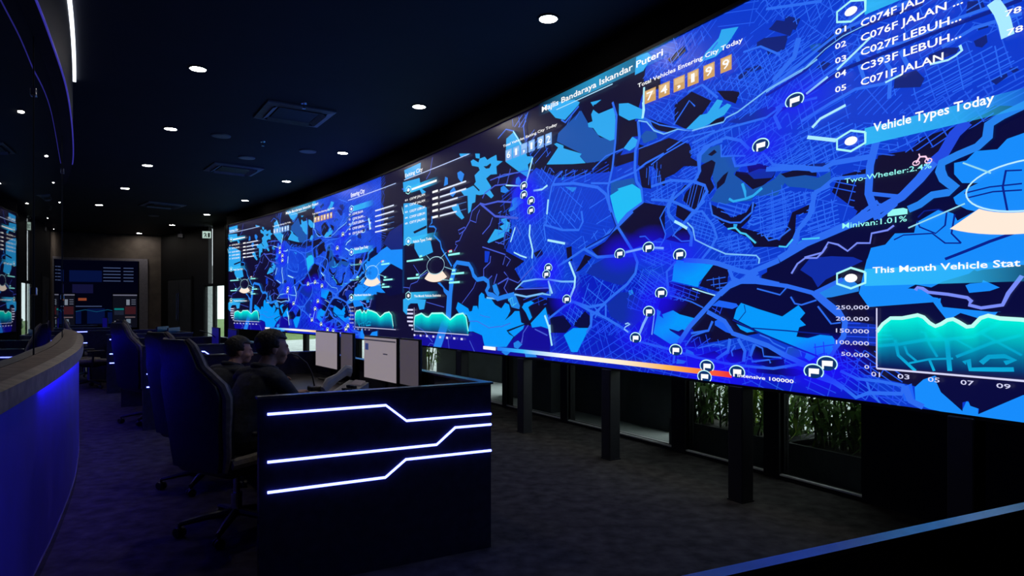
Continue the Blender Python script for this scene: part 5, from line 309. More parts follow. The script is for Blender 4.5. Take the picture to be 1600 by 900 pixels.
class Flat:
    """coloured flat shapes in wall coordinates (s, layer depth, z), each a hair in front of the last"""
    def __init__(self, off): self.v = []; self.f = []; self.c = []; self.off = off
    def poly(self, pts, col, alpha=1.0, step=.00006, cols=None):
        tris = geometry.tessellate_polygon([[Vector((p[0], p[1], 0)) for p in pts]])
        n = len(self.v); self.off += step
        self.v += [(p[0], self.off, p[1]) for p in pts]
        self.c += [tuple(cols[i]) if cols else col + (alpha,) for i in range(len(pts))]
        self.f += [(n + a, n + b, n + c) for a, b, c in tris]
    def line(self, pts, w, col, alpha=1.0, asp=1.0):
        """ribbon; asp widens it along s as the stretched picture does"""
        n = len(pts); self.off += .00002; b0 = len(self.v)
        for i in range(n):
            a = pts[max(0, i - 1)]; b = pts[min(n - 1, i + 1)]
            dx, dz = b[0] - a[0], b[1] - a[1]; l = math.hypot(dx, dz) or 1
            nx, nz = -dz / l * w / 2 * asp, dx / l * w / 2
            self.v += [(pts[i][0] + nx, self.off, pts[i][1] + nz), (pts[i][0] - nx, self.off, pts[i][1] - nz)]
            self.c += [col + (alpha,)] * 2
        for i in range(n - 1): self.f.append((b0 + 2 * i, b0 + 2 * i + 1, b0 + 2 * i + 3, b0 + 2 * i + 2))
    def hatch(self, poly, ang, sp, w, col, drop=.12):
        a = math.radians(ang); ux, uz = math.cos(a), math.sin(a)
        pr = [(-p[0] * uz + p[1] * ux) for p in poly]
        k = min(pr) + sp * .5
        self.off += .00002
        while k < max(pr):
            hits = []
            for i in range(len(poly)):
                p, q = poly[i - 1], poly[i]; dp, dq = -p[0] * uz + p[1] * ux - k, -q[0] * uz + q[1] * ux - k
                if (dp < 0) != (dq < 0):
                    u = dp / (dp - dq); x, z = p[0] + (q[0] - p[0]) * u, p[1] + (q[1] - p[1]) * u
                    hits.append(x * ux + z * uz)
            hits.sort()
            for h0, h1 in zip(hits[::2], hits[1::2]):
                cur = h0
                while cur < h1:
                    nx = min(h1, cur + random.uniform(.25, .9))
                    if random.random() > drop and nx - cur > .02:
                        x0, z0, x1, z1 = cur * ux - k * uz, cur * uz + k * ux, nx * ux - k * uz, nx * uz + k * ux
                        b0 = len(self.v); hx, hz = -uz * w / 2, ux * w / 2
                        self.v += [(x0 + hx, self.off, z0 + hz), (x0 - hx, self.off, z0 - hz), (x1 - hx, self.off, z1 - hz), (x1 + hx, self.off, z1 + hz)]
                        self.c += [col + (1.0,)] * 4; self.f.append((b0, b0 + 1, b0 + 2, b0 + 3))
                    cur = nx
            k += sp * random.uniform(.75, 1.25)
    def disc(self, s, z, r, col, alpha_c, alpha_e, asp=1.9, n=28):
        self.off += .00004; b0 = len(self.v)
        self.v.append((s, self.off, z)); self.c.append(col + (alpha_c,))
        for k in range(n):
            a = 2 * math.pi * k / n
            self.v.append((s + r * asp * math.cos(a), self.off, z + r * math.sin(a))); self.c.append(col + (alpha_e,))
        for k in range(n): self.f.append((b0, b0 + 1 + k, b0 + 1 + (k + 1) % n))
    def arc(self, s, z, r, w, col, a0=0, a1=360, asp=1.9, n=32, alpha=1.0):
        self.line([(s + r * asp * math.cos(math.radians(a0 + (a1 - a0) * k / n)), z + r * math.sin(math.radians(a0 + (a1 - a0) * k / n))) for k in range(n + 1)], w, col, alpha)
    def text(self, txt, s0, z0, width, height, col, bold=.02):
        cu = bpy.data.curves.new('lettering_curve', 'FONT'); cu.body = txt; cu.size = 1; cu.resolution_u = 2; cu.offset = bold
        ob = bpy.data.objects.new('lettering_tmp', cu); C.objects.link(ob)
        dg = bpy.context.evaluated_depsgraph_get(); me = ob.evaluated_get(dg).to_mesh()
        xs = [v.co.x for v in me.vertices]; x0, x1 = min(xs), max(xs)
        kx, kz = width / (x1 - x0), height / .70
        self.off += .00002; b0 = len(self.v)
        self.v += [(s0 + (v.co.x - x0) * kx, self.off, z0 + v.co.y * kz) for v in me.vertices]
        self.c += [col + (1.0,)] * len(me.vertices)
        self.f += [tuple(b0 + i for i in p.vertices) for p in me.polygons]
        ob.evaluated_get(dg).to_mesh_clear(); bpy.data.objects.remove(ob); bpy.data.curves.remove(cu)
    def build(self, name, m, parent, s_shift, kind=None):
        bm = bmesh.new(); lay = bm.verts.layers.float_color.new('Col')
        vs = [bm.verts.new(v) for v in self.v]
        for v, c in zip(vs, self.c): v[lay] = c
        for f in self.f:
            try: bm.faces.new([vs[i] for i in f])
            except ValueError: pass
        lim = lambda co, no: bmesh.ops.bisect_plane(bm, geom=bm.verts[:] + bm.edges[:] + bm.faces[:], plane_co=co, plane_no=no, clear_outer=True, dist=1e-6)
        lim((L, 0, 0), (1, 0, 0)); lim((0, 0, 0), (-1, 0, 0)); lim((0, 0, ZT), (0, 0, 1)); lim((0, 0, ZB), (0, 0, -1))
        for k in range(1, NF):
            bmesh.ops.bisect_plane(bm, geom=bm.verts[:] + bm.edges[:] + bm.faces[:], plane_co=(k * FW, 0, 0), plane_no=(1, 0, 0), dist=1e-6)
        out = []
        for sh in s_shift:
            me = bpy.data.meshes.new(name); bm.to_mesh(me)
            # map the flat sheet onto the facets
            for p in me.polygons: p.use_smooth = False
            cen = [0.0] * len(me.vertices)
            for p in me.polygons:
                for i in p.vertices: cen[i] = p.center.x
            for i, v in enumerate(me.vertices):
                s_, off, z = v.co
                k = math.floor(cen[i] / FW); s_ = min(max(s_, k * FW + 1e-5), (k + 1) * FW - 1e-5)
                v.co = wp(s_ + sh, off, z)
            me.materials.append(m); me.update()
            o = bpy.data.objects.new(name, me); link(o, parent[len(out)])
            if kind: o['kind'] = kind
            out.append(o)
        bm.free(); return out
def screen_mat(name, rough, transparent=False):
    m = bpy.data.materials.new(name); m.use_nodes = True; nt = m.node_tree; b = nt.nodes['Principled BSDF']
    at = nt.nodes.new('ShaderNodeAttribute'); at.attribute_name = 'Col'
    b.inputs['Base Color'].default_value = (.01, .01, .012, 1); b.inputs['Roughness'].default_value = rough
    b.inputs['Specular IOR Level'].default_value = .35
    nt.links.new(at.outputs['Color'], b.inputs['Emission Color']); b.inputs['Emission Strength'].default_value = 1.0
    if transparent: nt.links.new(at.outputs['Alpha'], b.inputs['Alpha'])
    return m
M['screen'] = screen_mat('led_screen_picture', .34); M['screen_mix'] = screen_mat('led_screen_overlay', .34, True)
V = [thing('video_wall', 'right half of the giant curved LED wall, large city traffic map and dashboard', 'video wall', wp(4.67, 0, 0) and (0, 0, 0)),
     thing('video_wall', 'far left half of the giant curved LED wall showing the same map smaller', 'video wall')]
SH = [0.0, -L]
for vw, sh in zip(V, SH):
    b = MB(); wall_sweep(b, sh + 1e-4, sh + L - 1e-4, rect(-.10, -.001, ZB, ZT)); b.build('cabinet', M['bezel'], vw)
e = MB(); wall_sweep(e, L, L + .05, rect(-.1, .03, ZB - .03, ZT + .03)); wall_sweep(e, 0, L, rect(-.1, .02, ZT, ZT + .03)); wall_sweep(e, 0, L, rect(-.1, .01, ZB - .02, ZB)); e.build('bezel', M['bezel'], V[0])
e = MB(); wall_sweep(e, -L - .05, -L, rect(-.1, .03, ZB - .03, ZT + .03)); wall_sweep(e, -L, 0, rect(-.1, .02, ZT, ZT + .03)); wall_sweep(e, -L, 0, rect(-.1, .01, ZB - .02, ZB)); e.build('bezel', M['bezel'], V[1])

g = Flat(.0002)
g.poly([(0, ZB), (L, ZB), (L, ZT), (0, ZT)], COL['NV'])
for n_, (c_, p_) in enumerate(FILL):
    g.poly(p_, COL[c_])
    if n_ == 1:                              # faint city blocks all over the built-up land
        from mathutils.geometry import intersect_point_tri_2d
        ub = FILL[0][1]; tr = geometry.tessellate_polygon([[Vector((q[0], q[1], 0)) for q in ub]])
        k_ = 0.0; s_ = 2.4
        while s_ < L:
            cw = .5 if s_ < 5 else .36
            z_ = ZB
            while z_ < ZT:
                cc = Vector((s_ + cw / 2, z_ + .14)); an = random.choice((12, 20, 30, -18, -30, 45)) + random.uniform(-6, 6)
                if any(intersect_point_tri_2d(cc, Vector(ub[a]), Vector(ub[b]), Vector(ub[c])) for a, b, c in tr):
                    j_ = [(s_ + random.uniform(-.08, .08) + dx, z_ + random.uniform(-.05, .05) + dz) for dx, dz in ((0, 0), (cw, 0), (cw, .28), (0, .28))]
                    sp_ = random.uniform(.030, .05)
                    for a_, q_ in ((an, sp_), (an + 90, sp_ * random.uniform(2, 5))):
                        g.hatch(j_, a_, q_, .0065 if s_ > 5 else .008, lin(34, 88, 232) if s_ > 5 else lin(20, 70, 216), .2)
                z_ += .28
            s_ += cw
# beyond the photograph's right edge the map goes on: land, river and dark water
g.poly([(8.12, 2.20), (8.5, 2.34), (9.34, 2.50), (9.34, 1.62), (8.5, 1.64), (8.12, 1.68)], COL['CY3'])
g.poly([(8.45, 1.95), (8.9, 2.10), (9.34, 1.98), (9.34, 1.62), (8.8, 1.58), (8.5, 1.72)], COL['NV2'])
g.poly([(8.6, 2.45), (8.85, 2.62), (9.34, 2.70), (9.34, 2.30), (8.9, 2.32)], COL['NVb'])
g.build('map_land', M['screen'], V, SH)
h = Flat(g.off + .0006)
for c_, p_, an, sp, w_, an2, sp2 in HATCH:
    ms = sum(q[0] for q in p_) / len(p_); kf = .52 if ms > 5.2 else .68 if ms > 3 else .85
    h.hatch(p_, an, sp * kf, w_ * kf * .95, COL[c_])
    if an2 is not None: h.hatch(p_, an2, sp2 * kf, w_ * kf * .95, COL[c_])
h.build('map_streets', M['screen'], V, SH, 'stuff')
r_ = Flat(h.off + .0006)
for c_, p_, w_ in ROAD: r_.line(p_, w_ * (.36 if p_[0][0] > 5.0 else .46), COL[c_], asp=1.35)
r_.build('map_roads', M['screen'], V, SH, 'stuff')
# translucent overlays
ov = Flat(r_.off + .0006)
for (a, z) in FLAG: ov.disc(a, z, .20, lin(30, 10, 255), .75, 0.0, asp=1.7)
cy = lin(50, 190, 250)
def bar(s0, s1, z0, z1, a0=.85, a1=.0):
    sm_ = s0 + (s1 - s0) * .55
    ov.poly([(s0, z0), (sm_, z0), (sm_, z1), (s0, z1)], cy, cols=[cy + (a0,), cy + (.7,), cy + (.7,), cy + (a0,)])
    ov.poly([(sm_, z0), (s1, z0), (s1, z1), (sm_, z1)], cy, cols=[cy + (.7,), cy + (a1,), cy + (a1,), cy + (.7,)])
DS = 6.995                                   # the right column repeats the left one
for d0 in (0.0, DS):
    for zc in (3.17, 2.40, 1.57): bar(.33 + d0, 1.25 + d0, zc - .045, zc + .055)
ov.poly([(3.7, 3.44), (4.7, 3.44), (4.7, ZT), (3.7, ZT)], cy, cols=[cy + (0,), cy + (.55,), cy + (.55,), cy + (0,)])
ov.poly([(4.7, 3.44), (5.8, 3.44), (5.8, ZT), (4.7, ZT)], cy, cols=[cy + (.55,), cy + (0,), cy + (0,), cy + (.55,)])
def chart(prof, zb, s_end):
    tq = lin(0, 245, 225); lo = lin(10, 40, 150)
    for (a, b) in zip(prof[:-1], prof[1:]):
        am, bm_ = (a[0], zb + (a[1] - zb) * .45), (b[0], zb + (b[1] - zb) * .45)
        ov.poly([am, bm_, b, a], tq, step=.000002, cols=[lin(0, 150, 190) + (.75,)] * 2 + [tq + (.97,)] * 2)
        ov.poly([(a[0], zb), (b[0], zb), bm_, am], tq, step=.000002, cols=[lo + (.10,), lo + (.10,), lin(0, 150, 190) + (.75,), lin(0, 150, 190) + (.75,)])
CH2 = CH2 + [(8.35, 1.30), (8.5, 1.235), (8.68, 1.30), (8.86, 1.32), (8.96, 1.27), (9.02, 1.09)]
chart(CH1, 1.02, 0); chart(CH2, 1.048, 0)
ov.build('dashboard_panels', M['screen_mix'], V, SH)
# crisp dashboard lines, icons and bars
ic = Flat(ov.off + .0006)
wh, tx, tl = COL['WH'], COL['TX'], COL['TL']
ic.line([(a, b + .004) for a, b in CH1], .022, lin(170, 255, 245)); ic.line([(a, b + .004) for a, b in CH2], .020, lin(190, 255, 245))
for d0 in (0.0, DS):
    ic.line([(.45 + d0 * .9935, 1.395), (.45 + d0 * .9935, 1.045)], .012, tl, asp=.7); ic.line([(.45 + d0 * .9935, 1.045), (2.12 + d0, 1.045)], .010, tl)
for k, y in enumerate((1.38, 1.323, 1.265, 1.205, 1.145, 1.09)): ic.line([(.20 + (.06 if k == 4 else .16 if k == 5 else 0), y - .02), (.41, y - .02)], .026, tl, .8)
for k in range(8): ic.line([(.43 + k * .21, .985), (.49 + k * .21, .985)], .028, tl, .8)
for d0 in (0.0, DS):
    for zc in (3.18, 2.40, 1.575):
        ic.line([(.245 + d0 + .105 * math.cos(math.radians(a)), zc + .062 * math.sin(math.radians(a))) for a in range(30, 391, 60)], .013, lin(170, 250, 250), asp=1.2)
        ic.disc(.245 + d0, zc, .026, wh, 1, 1, asp=1.6, n=14)
    # donut of vehicle types
    sc_, zc_ = 1.157 + d0, 1.985
    ic.arc(sc_, zc_, .122, .008, lin(190, 240, 255), asp=2.25, n=40)
    cr = [(sc_ + 2.25 * .128 * math.cos(math.radians(a)), zc_ + .128 * math.sin(math.radians(a))) for a in range(222, 319, 6)] + [(sc_ + 2.25 * .235 * math.cos(math.radians(a)), zc_ + .232 * math.sin(math.radians(a))) for a in range(312, 227, -6)]
    ic.poly(cr, lin(255, 236, 218))
    for a, b in ((((-.29, 2.147)), ((-.16, 2.07))), ((.14, 2.07), (.33, 2.145)), ((.28, 1.95), (.52, 1.90)), ((.20, 1.78), (.45, 1.76)), ((-.57, 1.84), (-.28, 1.935))):
        ic.line([(sc_ + a[0], a[1]), (sc_ + b[0], b[1])], .008, lin(150, 220, 240))
    ic.poly([(sc_ + .38, 2.14), (sc_ + .49, 2.15), (sc_ + .49, 2.175), (sc_ + .38, 2.165)], lin(255, 60, 90))
    for s0, s1, z in ((.39, .72, 2.105), (.48, .84, 1.845), (.41, .72, 1.73)):
        ic.line([(sc_ + s0, z), (sc_ + s1, z)], .026, tx); ic.line([(sc_ + s0 + .02, z + .045), (sc_ + s0 + .11, z + .045)], .03, tx)
    for (s0, s1, z, n_) in ((1.296, 2.05, 3.02, 0), (1.296, 2.05, 2.925, 1), (1.296, 1.82, 2.84, 2), (1.296, 1.79, 2.753, 3), (1.296, 1.79, 2.663, 4)):
        ic.line([(s0 + d0, z), (s1 + d0, z)], .022, lin(225, 235, 255)); ic.line([(s1 + d0, z), (2.06 + d0, z)], .006, lin(90, 150, 240))
        if d0 == 0: ic.line([(1.06, z + .004), (1.235, z + .004)], .030, wh, .9)
    ic.line([(.09 + d0, 3.355), (2.13 + d0, 3.355)], .012, lin(190, 210, 255))
for s0, s1, z in ((-.97, -.40, 2.10), (-.95, -.52, 1.835)):
    ic.line([(1.157 + s0, z), (1.157 + s1, z)], .026, tx); ic.line([(1.157 + s1 - .12, z + .045), (1.157 + s1 - .03, z + .045)], .03, tx)
ic.line([(.37, 3.17), (1.20, 3.17)], .030, wh, .9)
ic.line([(4.05, 3.425), (4.95, 3.425)], .010, lin(170, 225, 255))
# small motorbike and minivan pictograms of the right column
for wx in (7.625, 7.69): ic.arc(wx, 2.192, .012, .006, lin(255, 210, 240), asp=1.5, n=14)
ic.line([(7.625, 2.192), (7.645, 2.222), (7.675, 2.218), (7.69, 2.192)], .010, lin(255, 210, 240)); ic.line([(7.645, 2.222), (7.64, 2.24)], .007, lin(255, 210, 240))
ic.poly([(7.465, 1.918), (7.578, 1.918), (7.578, 1.945), (7.555, 1.955), (7.495, 1.955), (7.465, 1.935)], tx)
# traffic scale along the bottom
stops = [(2.50, lin(40, 120, 255)), (2.84, lin(30, 120, 255)), (3.4, lin(60, 190, 255)), (4.2, lin(255, 255, 255)), (5.05, lin(255, 240, 215)), (5.65, lin(255, 185, 90)), (6.1, lin(250, 100, 60)), (6.32, lin(240, 45, 60))]
for (a, ca), (b, cb) in zip(stops[1:-1], stops[2:]):
    ic.poly([(a, .888), (b, .888), (b, .930), (a, .930)], ca, step=.000002, cols=[ca + (1,), cb + (1,), cb + (1,), ca + (1,)])
ic.line([(2.50, .905), (2.80, .905)], .040, wh)
for (a, z) in FLAG:
    ic.disc(a, z, .043, lin(10, 50, 110), 1, 1, asp=1.5); ic.arc(a, z, .046, .008, lin(200, 255, 255), -40, 220, asp=1.5, n=24)
    q = .047
    ic.poly([(a - .75 * q, z - .75 * q), (a - .45 * q, z - .75 * q), (a - .45 * q, z - .3 * q), (a + .8 * q, z - .3 * q), (a + .85 * q, z + .42 * q), (a - .75 * q, z + .38 * q)], wh)
for d_, a, b, z0, z1, big in DIG:
    col = lin(206, 160, 100) if big else lin(120, 170, 235)
    ic.poly([(a, z0), (b, z0), (b, z1), (a, z1)], col)
    ic.poly([(a + .012, (z0 + z1) / 2), (b - .012, (z0 + z1) / 2), (b - .012, z1 - .01), (a + .012, z1 - .01)], lin(226, 190, 138) if big else lin(150, 195, 245))
ic.build('dashboard_icons', M['screen'], V, SH)
tt = Flat(ic.off + .0006)
for t_, s0, z0, wd, ht, c_ in TEXT:
    tt.text(t_, s0, z0, wd, ht, COL[c_], .016 if c_ == 'WH' else .008)
for d_, a, b, z0, z1, big in DIG:
    m_ = (a + b) / 2; hw = (b - a) * (.30 if d_ not in ',1' else .16)
    tt.text(d_, m_ - hw, z0 + (z1 - z0) * (.2 if d_ != ',' else .25), 2 * hw, (z1 - z0) * (.6 if d_ != ',' else .7), wh, .012)
tt.text('Entering City', .242 + DS, 3.39, .62, .075, wh, .02)
tt.build('dashboard_lettering', M['screen'], V, SH)

# ---------------------------------------------------------------- columns under the screen
colpos = [(-2.65 + 1.5 * k) for k in range(0, 8)]
far_post = {1.85: 'black post just right of the nearest console corner, under the screen', .35: 'black post seen behind the right monitor edge, under the screen', -1.15: 'black post hidden behind the near monitor pair, under the screen', -2.65: 'black post under the screen between the two monitor pairs'}
names = {3.35: 'black square post under the screen nearest the console corner', 4.85: 'black square post beside the pale ground strip, second from the planters', 6.35: 'black square post in front of the green planters', 7.85: 'black square post in the dark bay right of the planters'}
for s_ in colpos:
    key = round(s_, 2)
    lab = names.get(key)
    c = wp(s_, -.03); rz = heading(s_) + math.pi / 2
    t = thing('screen_post', lab or far_post[key], 'post', (c[0], c[1], 0), 0, 'posts under the video wall')
    MB().rbox((0, 0, .415), (.13, .12, .83), .008, rz).build('shaft', M['column'], t)
    MB().box((0, 0, .006), (.136, .126, .012), rz).build('base_plate', M['column'], t)

# ---------------------------------------------------------------- downlights, speakers, cassettes on the ceiling
lens_prof = [(0.0001, -.006), (.078, -.006), (.080, .0), (.0001, .0)]
proto = thing('downlight', 'tmp', 'downlight')
ring = MB(); n = 28
for k in range(n):
    a0, a1 = 2 * math.pi * k / n, 2 * math.pi * (k + 1) / n
    q = []
    for r, z in ((.078, -.010), (.096, -.010), (.098, 0), (.078, 0)):
        q.append([(r * math.cos(a), r * math.sin(a), z) for a in (a0, a1)])
    vs = [p for pair in q for p in pair]
    ring.add(vs, [(0, 1, 3, 2), (2, 3, 5, 4), (6, 7, 1, 0)])
ring.build('trim_ring', M['bezel'], proto, True)
MB().lathe(lens_prof, n=28).build('lens', M['lamp'], proto)
lights = [(4.88, .68, 'lit round downlight nearest the camera, beside the screen top'), (1.98, .65, 'lit round downlight above the centre of the screen edge'), (-.96, .62, 'lit round downlight right of the two ceiling speakers'),
          (-3.94, .60, 'fourth lit downlight along the screen row counted from the camera'), (-6.89, .48, 'fifth lit downlight along the screen row counted from the camera'), (-9.96, .34, 'lit round downlight above the far end of the screen'), (-13.05, .16, 'lit round downlight between the screen end and the far opening'), (-15.9, .25, 'lit round downlight washing the brown wall above the far opening'),
          (1.92, 3.14, 'largest lit downlight of the left ceiling row'), (-.95, 3.11, 'second lit downlight of the left ceiling row'), (-4.0, 3.03, 'third lit downlight of the left ceiling row'), (-6.97, 2.92, 'fourth lit downlight of the left ceiling row'), (-10.1, 2.82, 'farthest lit downlight of the left ceiling row'),
          (7.8, .7, 'lit round downlight overhead beside the near screen end'), (4.9, 3.15, 'lit round downlight overhead behind the left row')]
exact = {-15.9: (-12.59, 22.05)}
for i, (s_, off, lab) in enumerate(lights):
    o = proto if i == 0 else copy_tree(proto)
    p = wp(s_, off) if s_ not in exact else exact[s_]
    o.location = (p[0], p[1], 3.9); o['label'] = lab; o['group'] = 'recessed ceiling downlights'
for x, y, lab in ((-4.24, 9.51, 'round grey ceiling speaker nearest the left downlight row'), (-4.43, 10.9, 'round grey ceiling speaker just before the farther air conditioner'), (-3.27, 10.45, 'round grey ceiling speaker beside the screen-side downlight row'), (-9.79, 17.83, 'farthest round grey ceiling speaker near the far wall')):
    t = thing('ceiling_speaker', lab, 'speaker', (x, y, 3.9), 0, 'ceiling speakers')
    MB().lathe([(.0001, -.012), (.10, -.012), (.115, -.006), (.12, 0), (.0001, 0)], n=28).build('grille', M['acwhite'], t, False)
    MB().lathe([(.112, -.016), (.13, -.012), (.135, 0), (.112, 0)], n=28).build('rim', M['acwhite'], t)
for s_, off, lab in ((.79, 1.87, 'nearer square four-way air conditioner cassette in the dark ceiling'), (-3.37, 1.74, 'farther square air conditioner cassette in the dark ceiling'), (-9.0, 1.7, 'farthest air conditioner cassette, barely visible in the dark ceiling')):
    p = wp(s_, off); t = thing('air_conditioner', lab, 'air conditioner', (p[0], p[1], 3.9), heading(s_) + math.pi / 2, 'ceiling air conditioners')
    fr = MB()
    for a in range(4):
        R_ = Matrix.Rotation(a * math.pi / 2, 3, 'Z')
        vs = [R_ @ Vector(v) for v in ((-.42, -.42, -.0), (.42, -.42, 0), (.42, -.42, -.018), (-.42, -.42, -.018), (-.33, -.33, -.035), (.33, -.33, -.035), (.33, -.33, 0), (-.33, -.33, 0))]
        fr.add(vs, [(0, 1, 2, 3), (3, 2, 5, 4), (4, 5, 6, 7)])
    fr.build('frame', M['acwhite'], t)
    MB().box((0, 0, -.012), (.50, .50, .02)).build('intake_grille', M['bezel'], t)
    for a in range(4):
        R_ = Matrix.Rotation(a * math.pi / 2, 3, 'Z') @ Matrix.Rotation(.5, 3, 'X')
        c = Matrix.Rotation(a * math.pi / 2, 3, 'Z') @ Vector((0, -.30, -.03))
        MB().box(c, (.54, .075, .008), M=R_).build('louvre', M['acwhite'], t)
for x, y, lab in ((-2.55, 8.0, 'small sprinkler head beside the nearer air conditioner'), (-3.76, 9.85, 'small sprinkler head between the ceiling speakers')):
    t = thing('sprinkler', lab, 'sprinkler', (x, y, 3.9), 0, 'ceiling sprinklers')
    MB().lathe([(.0001, -.012), (.035, -.01), (.04, 0), (.0001, 0)], n=16).build('escutcheon', M['chrome'], t)
    MB().lathe([(.0001, -.07), (.022, -.068), (.022, -.064), (.006, -.06), (.008, -.012), (.0001, -.012)], n=12).build('head', M['chrome'], t)
# exit sign hung from the ceiling near the far corner
p = (-9.02, 19.3)
t = thing('exit_sign', 'small pale green lit exit sign hung near the far corner', 'exit sign', (p[0], p[1], 3.9), .25)
MB().rbox((0, 0, -.36), (.26, .05, .24), .01).build('housing', M['paper'], t)
MB().box((0, -.028, -.36), (.23, .006, .20)).build('lit_face', emit('pale_green_sign_glow', (.62, .85, .75), .75), t)
e_ = MB(); e_.tube([(-.05, -.033, -.30), (-.03, -.033, -.36), (-.06, -.033, -.43)], .012, 6); e_.tube([(-.03, -.033, -.36), (.0, -.033, -.43)], .012, 6); e_.tube([(-.09, -.033, -.34), (-.05, -.033, -.32), (.01, -.033, -.35)], .010, 6); e_.box((.06, -.033, -.37), (.05, .004, .13))
e_.build('running_figure', mat('dark_green', (.05, .18, .12), .5), t)
for hx_ in (-.09, .09): MB().tube([(hx_, 0, -.24), (hx_, 0, 0)], .006, 6).build('hanger', M['chrome'], t)
t = thing('security_camera', 'small dark box camera under the ceiling by the far wall', 'camera', (-10.6, 20.9, 3.9), .3)
MB().rbox((0, 0, -.22), (.16, .22, .13), .02).build('body', M['acwhite'], t); MB().tube([(0, 0, -.16), (0, 0, 0)], .02, 8).build('mount', M['acwhite'], t)

# ---------------------------------------------------------------- curved counter with tinted glass partition (left)
CP = [(-1.32, 1.15), (-1.62, 1.75), (-2.02, 2.55), (-2.46, 3.40), (-2.88, 4.17), (-3.47, 5.19), (-4.34, 6.55), (-5.20, 7.82), (-6.10, 9.02), (-7.30, 10.45), (-8.60, 11.85)]
def catmull(P, sub=8):
    out = []
    for i in range(len(P) - 1):
        p0, p1, p2, p3 = P[max(0, i - 1)], P[i], P[i + 1], P[min(len(P) - 1, i + 2)]
        for j in range(sub):
            t = j / sub
            out.append(tuple(.5 * (2 * p1[a] + (p2[a] - p0[a]) * t + (2 * p0[a] - 5 * p1[a] + 4 * p2[a] - p3[a]) * t * t + (-p0[a] + 3 * p1[a] - 3 * p2[a] + p3[a]) * t ** 3) for a in (0, 1)))
    return out + [P[-1]]
CC = catmull(CP)
def path_sweep(mb, path, prof, i0=0, i1=None):
    """profile [(off to the right of travel, z)] along a plan path"""
    i1 = len(path) - 1 if i1 is None else i1; n = len(prof); vs = []; fs = []
    idx = range(i0, i1 + 1)
    for i in idx:
        a, b = path[max(0, i - 1)], path[min(len(path) - 1, i + 1)]
        d = Vector((b[0] - a[0], b[1] - a[1])).normalized(); nx, ny = d.y, -d.x
        vs += [(path[i][0] + nx * o, path[i][1] + ny * o, z) for o, z in prof]
    m_ = len(idx)
    for i in range(m_ - 1):
        for k in range(n): fs.append((i * n + k, i * n + (k + 1) % n, (i + 1) * n + (k + 1) % n, (i + 1) * n + k))
    fs += [tuple(range(n - 1, -1, -1)), tuple((m_ - 1) * n + k for k in range(n))]
    return mb.add(vs, fs)
ct = thing('reception_counter', 'long curved counter at left, blue lit front under a grey wood ledge', 'counter', (CP[4][0], CP[4][1], 0))
OC = (CP[4][0], CP[4][1], 0)
path_sweep(MB(), CC, rect(-.55, -.03, 0, 1.03)).build('body', M['panel'], ct, origin=OC)
step = 10
for i in range(0, len(CC) - 1, step):
    path_sweep(MB(), CC, rect(-.03, -.005, .06, 1.0), i, min(len(CC) - 1, i + step)).build('front_panel', M['glowpanel'], ct, origin=OC)
path_sweep(MB(), CC, [(-.14, 1.03), (.022, 1.03), (.022, .990), (.034, .990), (.034, 1.075), (-.02, 1.09), (-.14, 1.10)]).build('ledge', M['wood'], ct, origin=OC)
path_sweep(MB(), CC, rect(-.05, .0, 0, .06)).build('plinth', M['edge'], ct, origin=OC)
path_sweep(MB(), CC, rect(-.003, .018, 1.018, 1.028), 24).build('light_strip', M['ledviolet'], ct, origin=OC)
gp = thing('glass_partition', 'tall tinted glass partition rising from the curved counter at left', 'partition', (CP[4][0], CP[4][1], 1.1))
OG = (CP[4][0], CP[4][1], 1.1)
step = 16
for i in range(0, len(CC) - 1, step):
    path_sweep(MB(), CC, rect(-.155, -.143, 1.075, 3.1), i, min(len(CC) - 1, i + step)).build('glass_panel', M['glassblack'], gp, True, origin=OG)
for i in range(step, len(CC) - 1, step):
    a, b = CC[i - 1], CC[i + 1]; d = Vector((b[0] - a[0], b[1] - a[1])).normalized()
    x, y = CC[i][0] - d.y * .141, CC[i][1] + d.x * .141
    MB().tube([(x, y, 1.09), (x, y, 3.1)], .003, 6).build('joint', M['bezel'], gp, origin=OG)
    for zz in (1.5, 2.75): MB().rbox((x, y, zz), (.03, .05, .05), .005, math.atan2(d.y, d.x) + math.pi / 2).build('clip', M['chrome'], gp, origin=OG)
hd = MB(); path_sweep(hd, CC, rect(-.55, -.06, 3.1, 3.9)); structure(hd.build('trim_2', M['wall']))
ls = path_sweep(MB(), CC, rect(-.06, -.05, 3.10, 3.112), 0, 56).build('light_strip', M['leddim'], None, origin=(CP[3][0], CP[3][1], 3.1)); tag(ls, 'thin blue light line along the bottom of the left ceiling bulkhead', 'light strip')
ls = path_sweep(MB(), CC, rect(-.06, -.03, 3.875, 3.895), 34, 52).build('light_strip', M['ledwhite'], None, origin=(CP[5][0], CP[5][1], 3.88)); tag(ls, 'thin white cove light line at the top left of the ceiling', 'light strip')

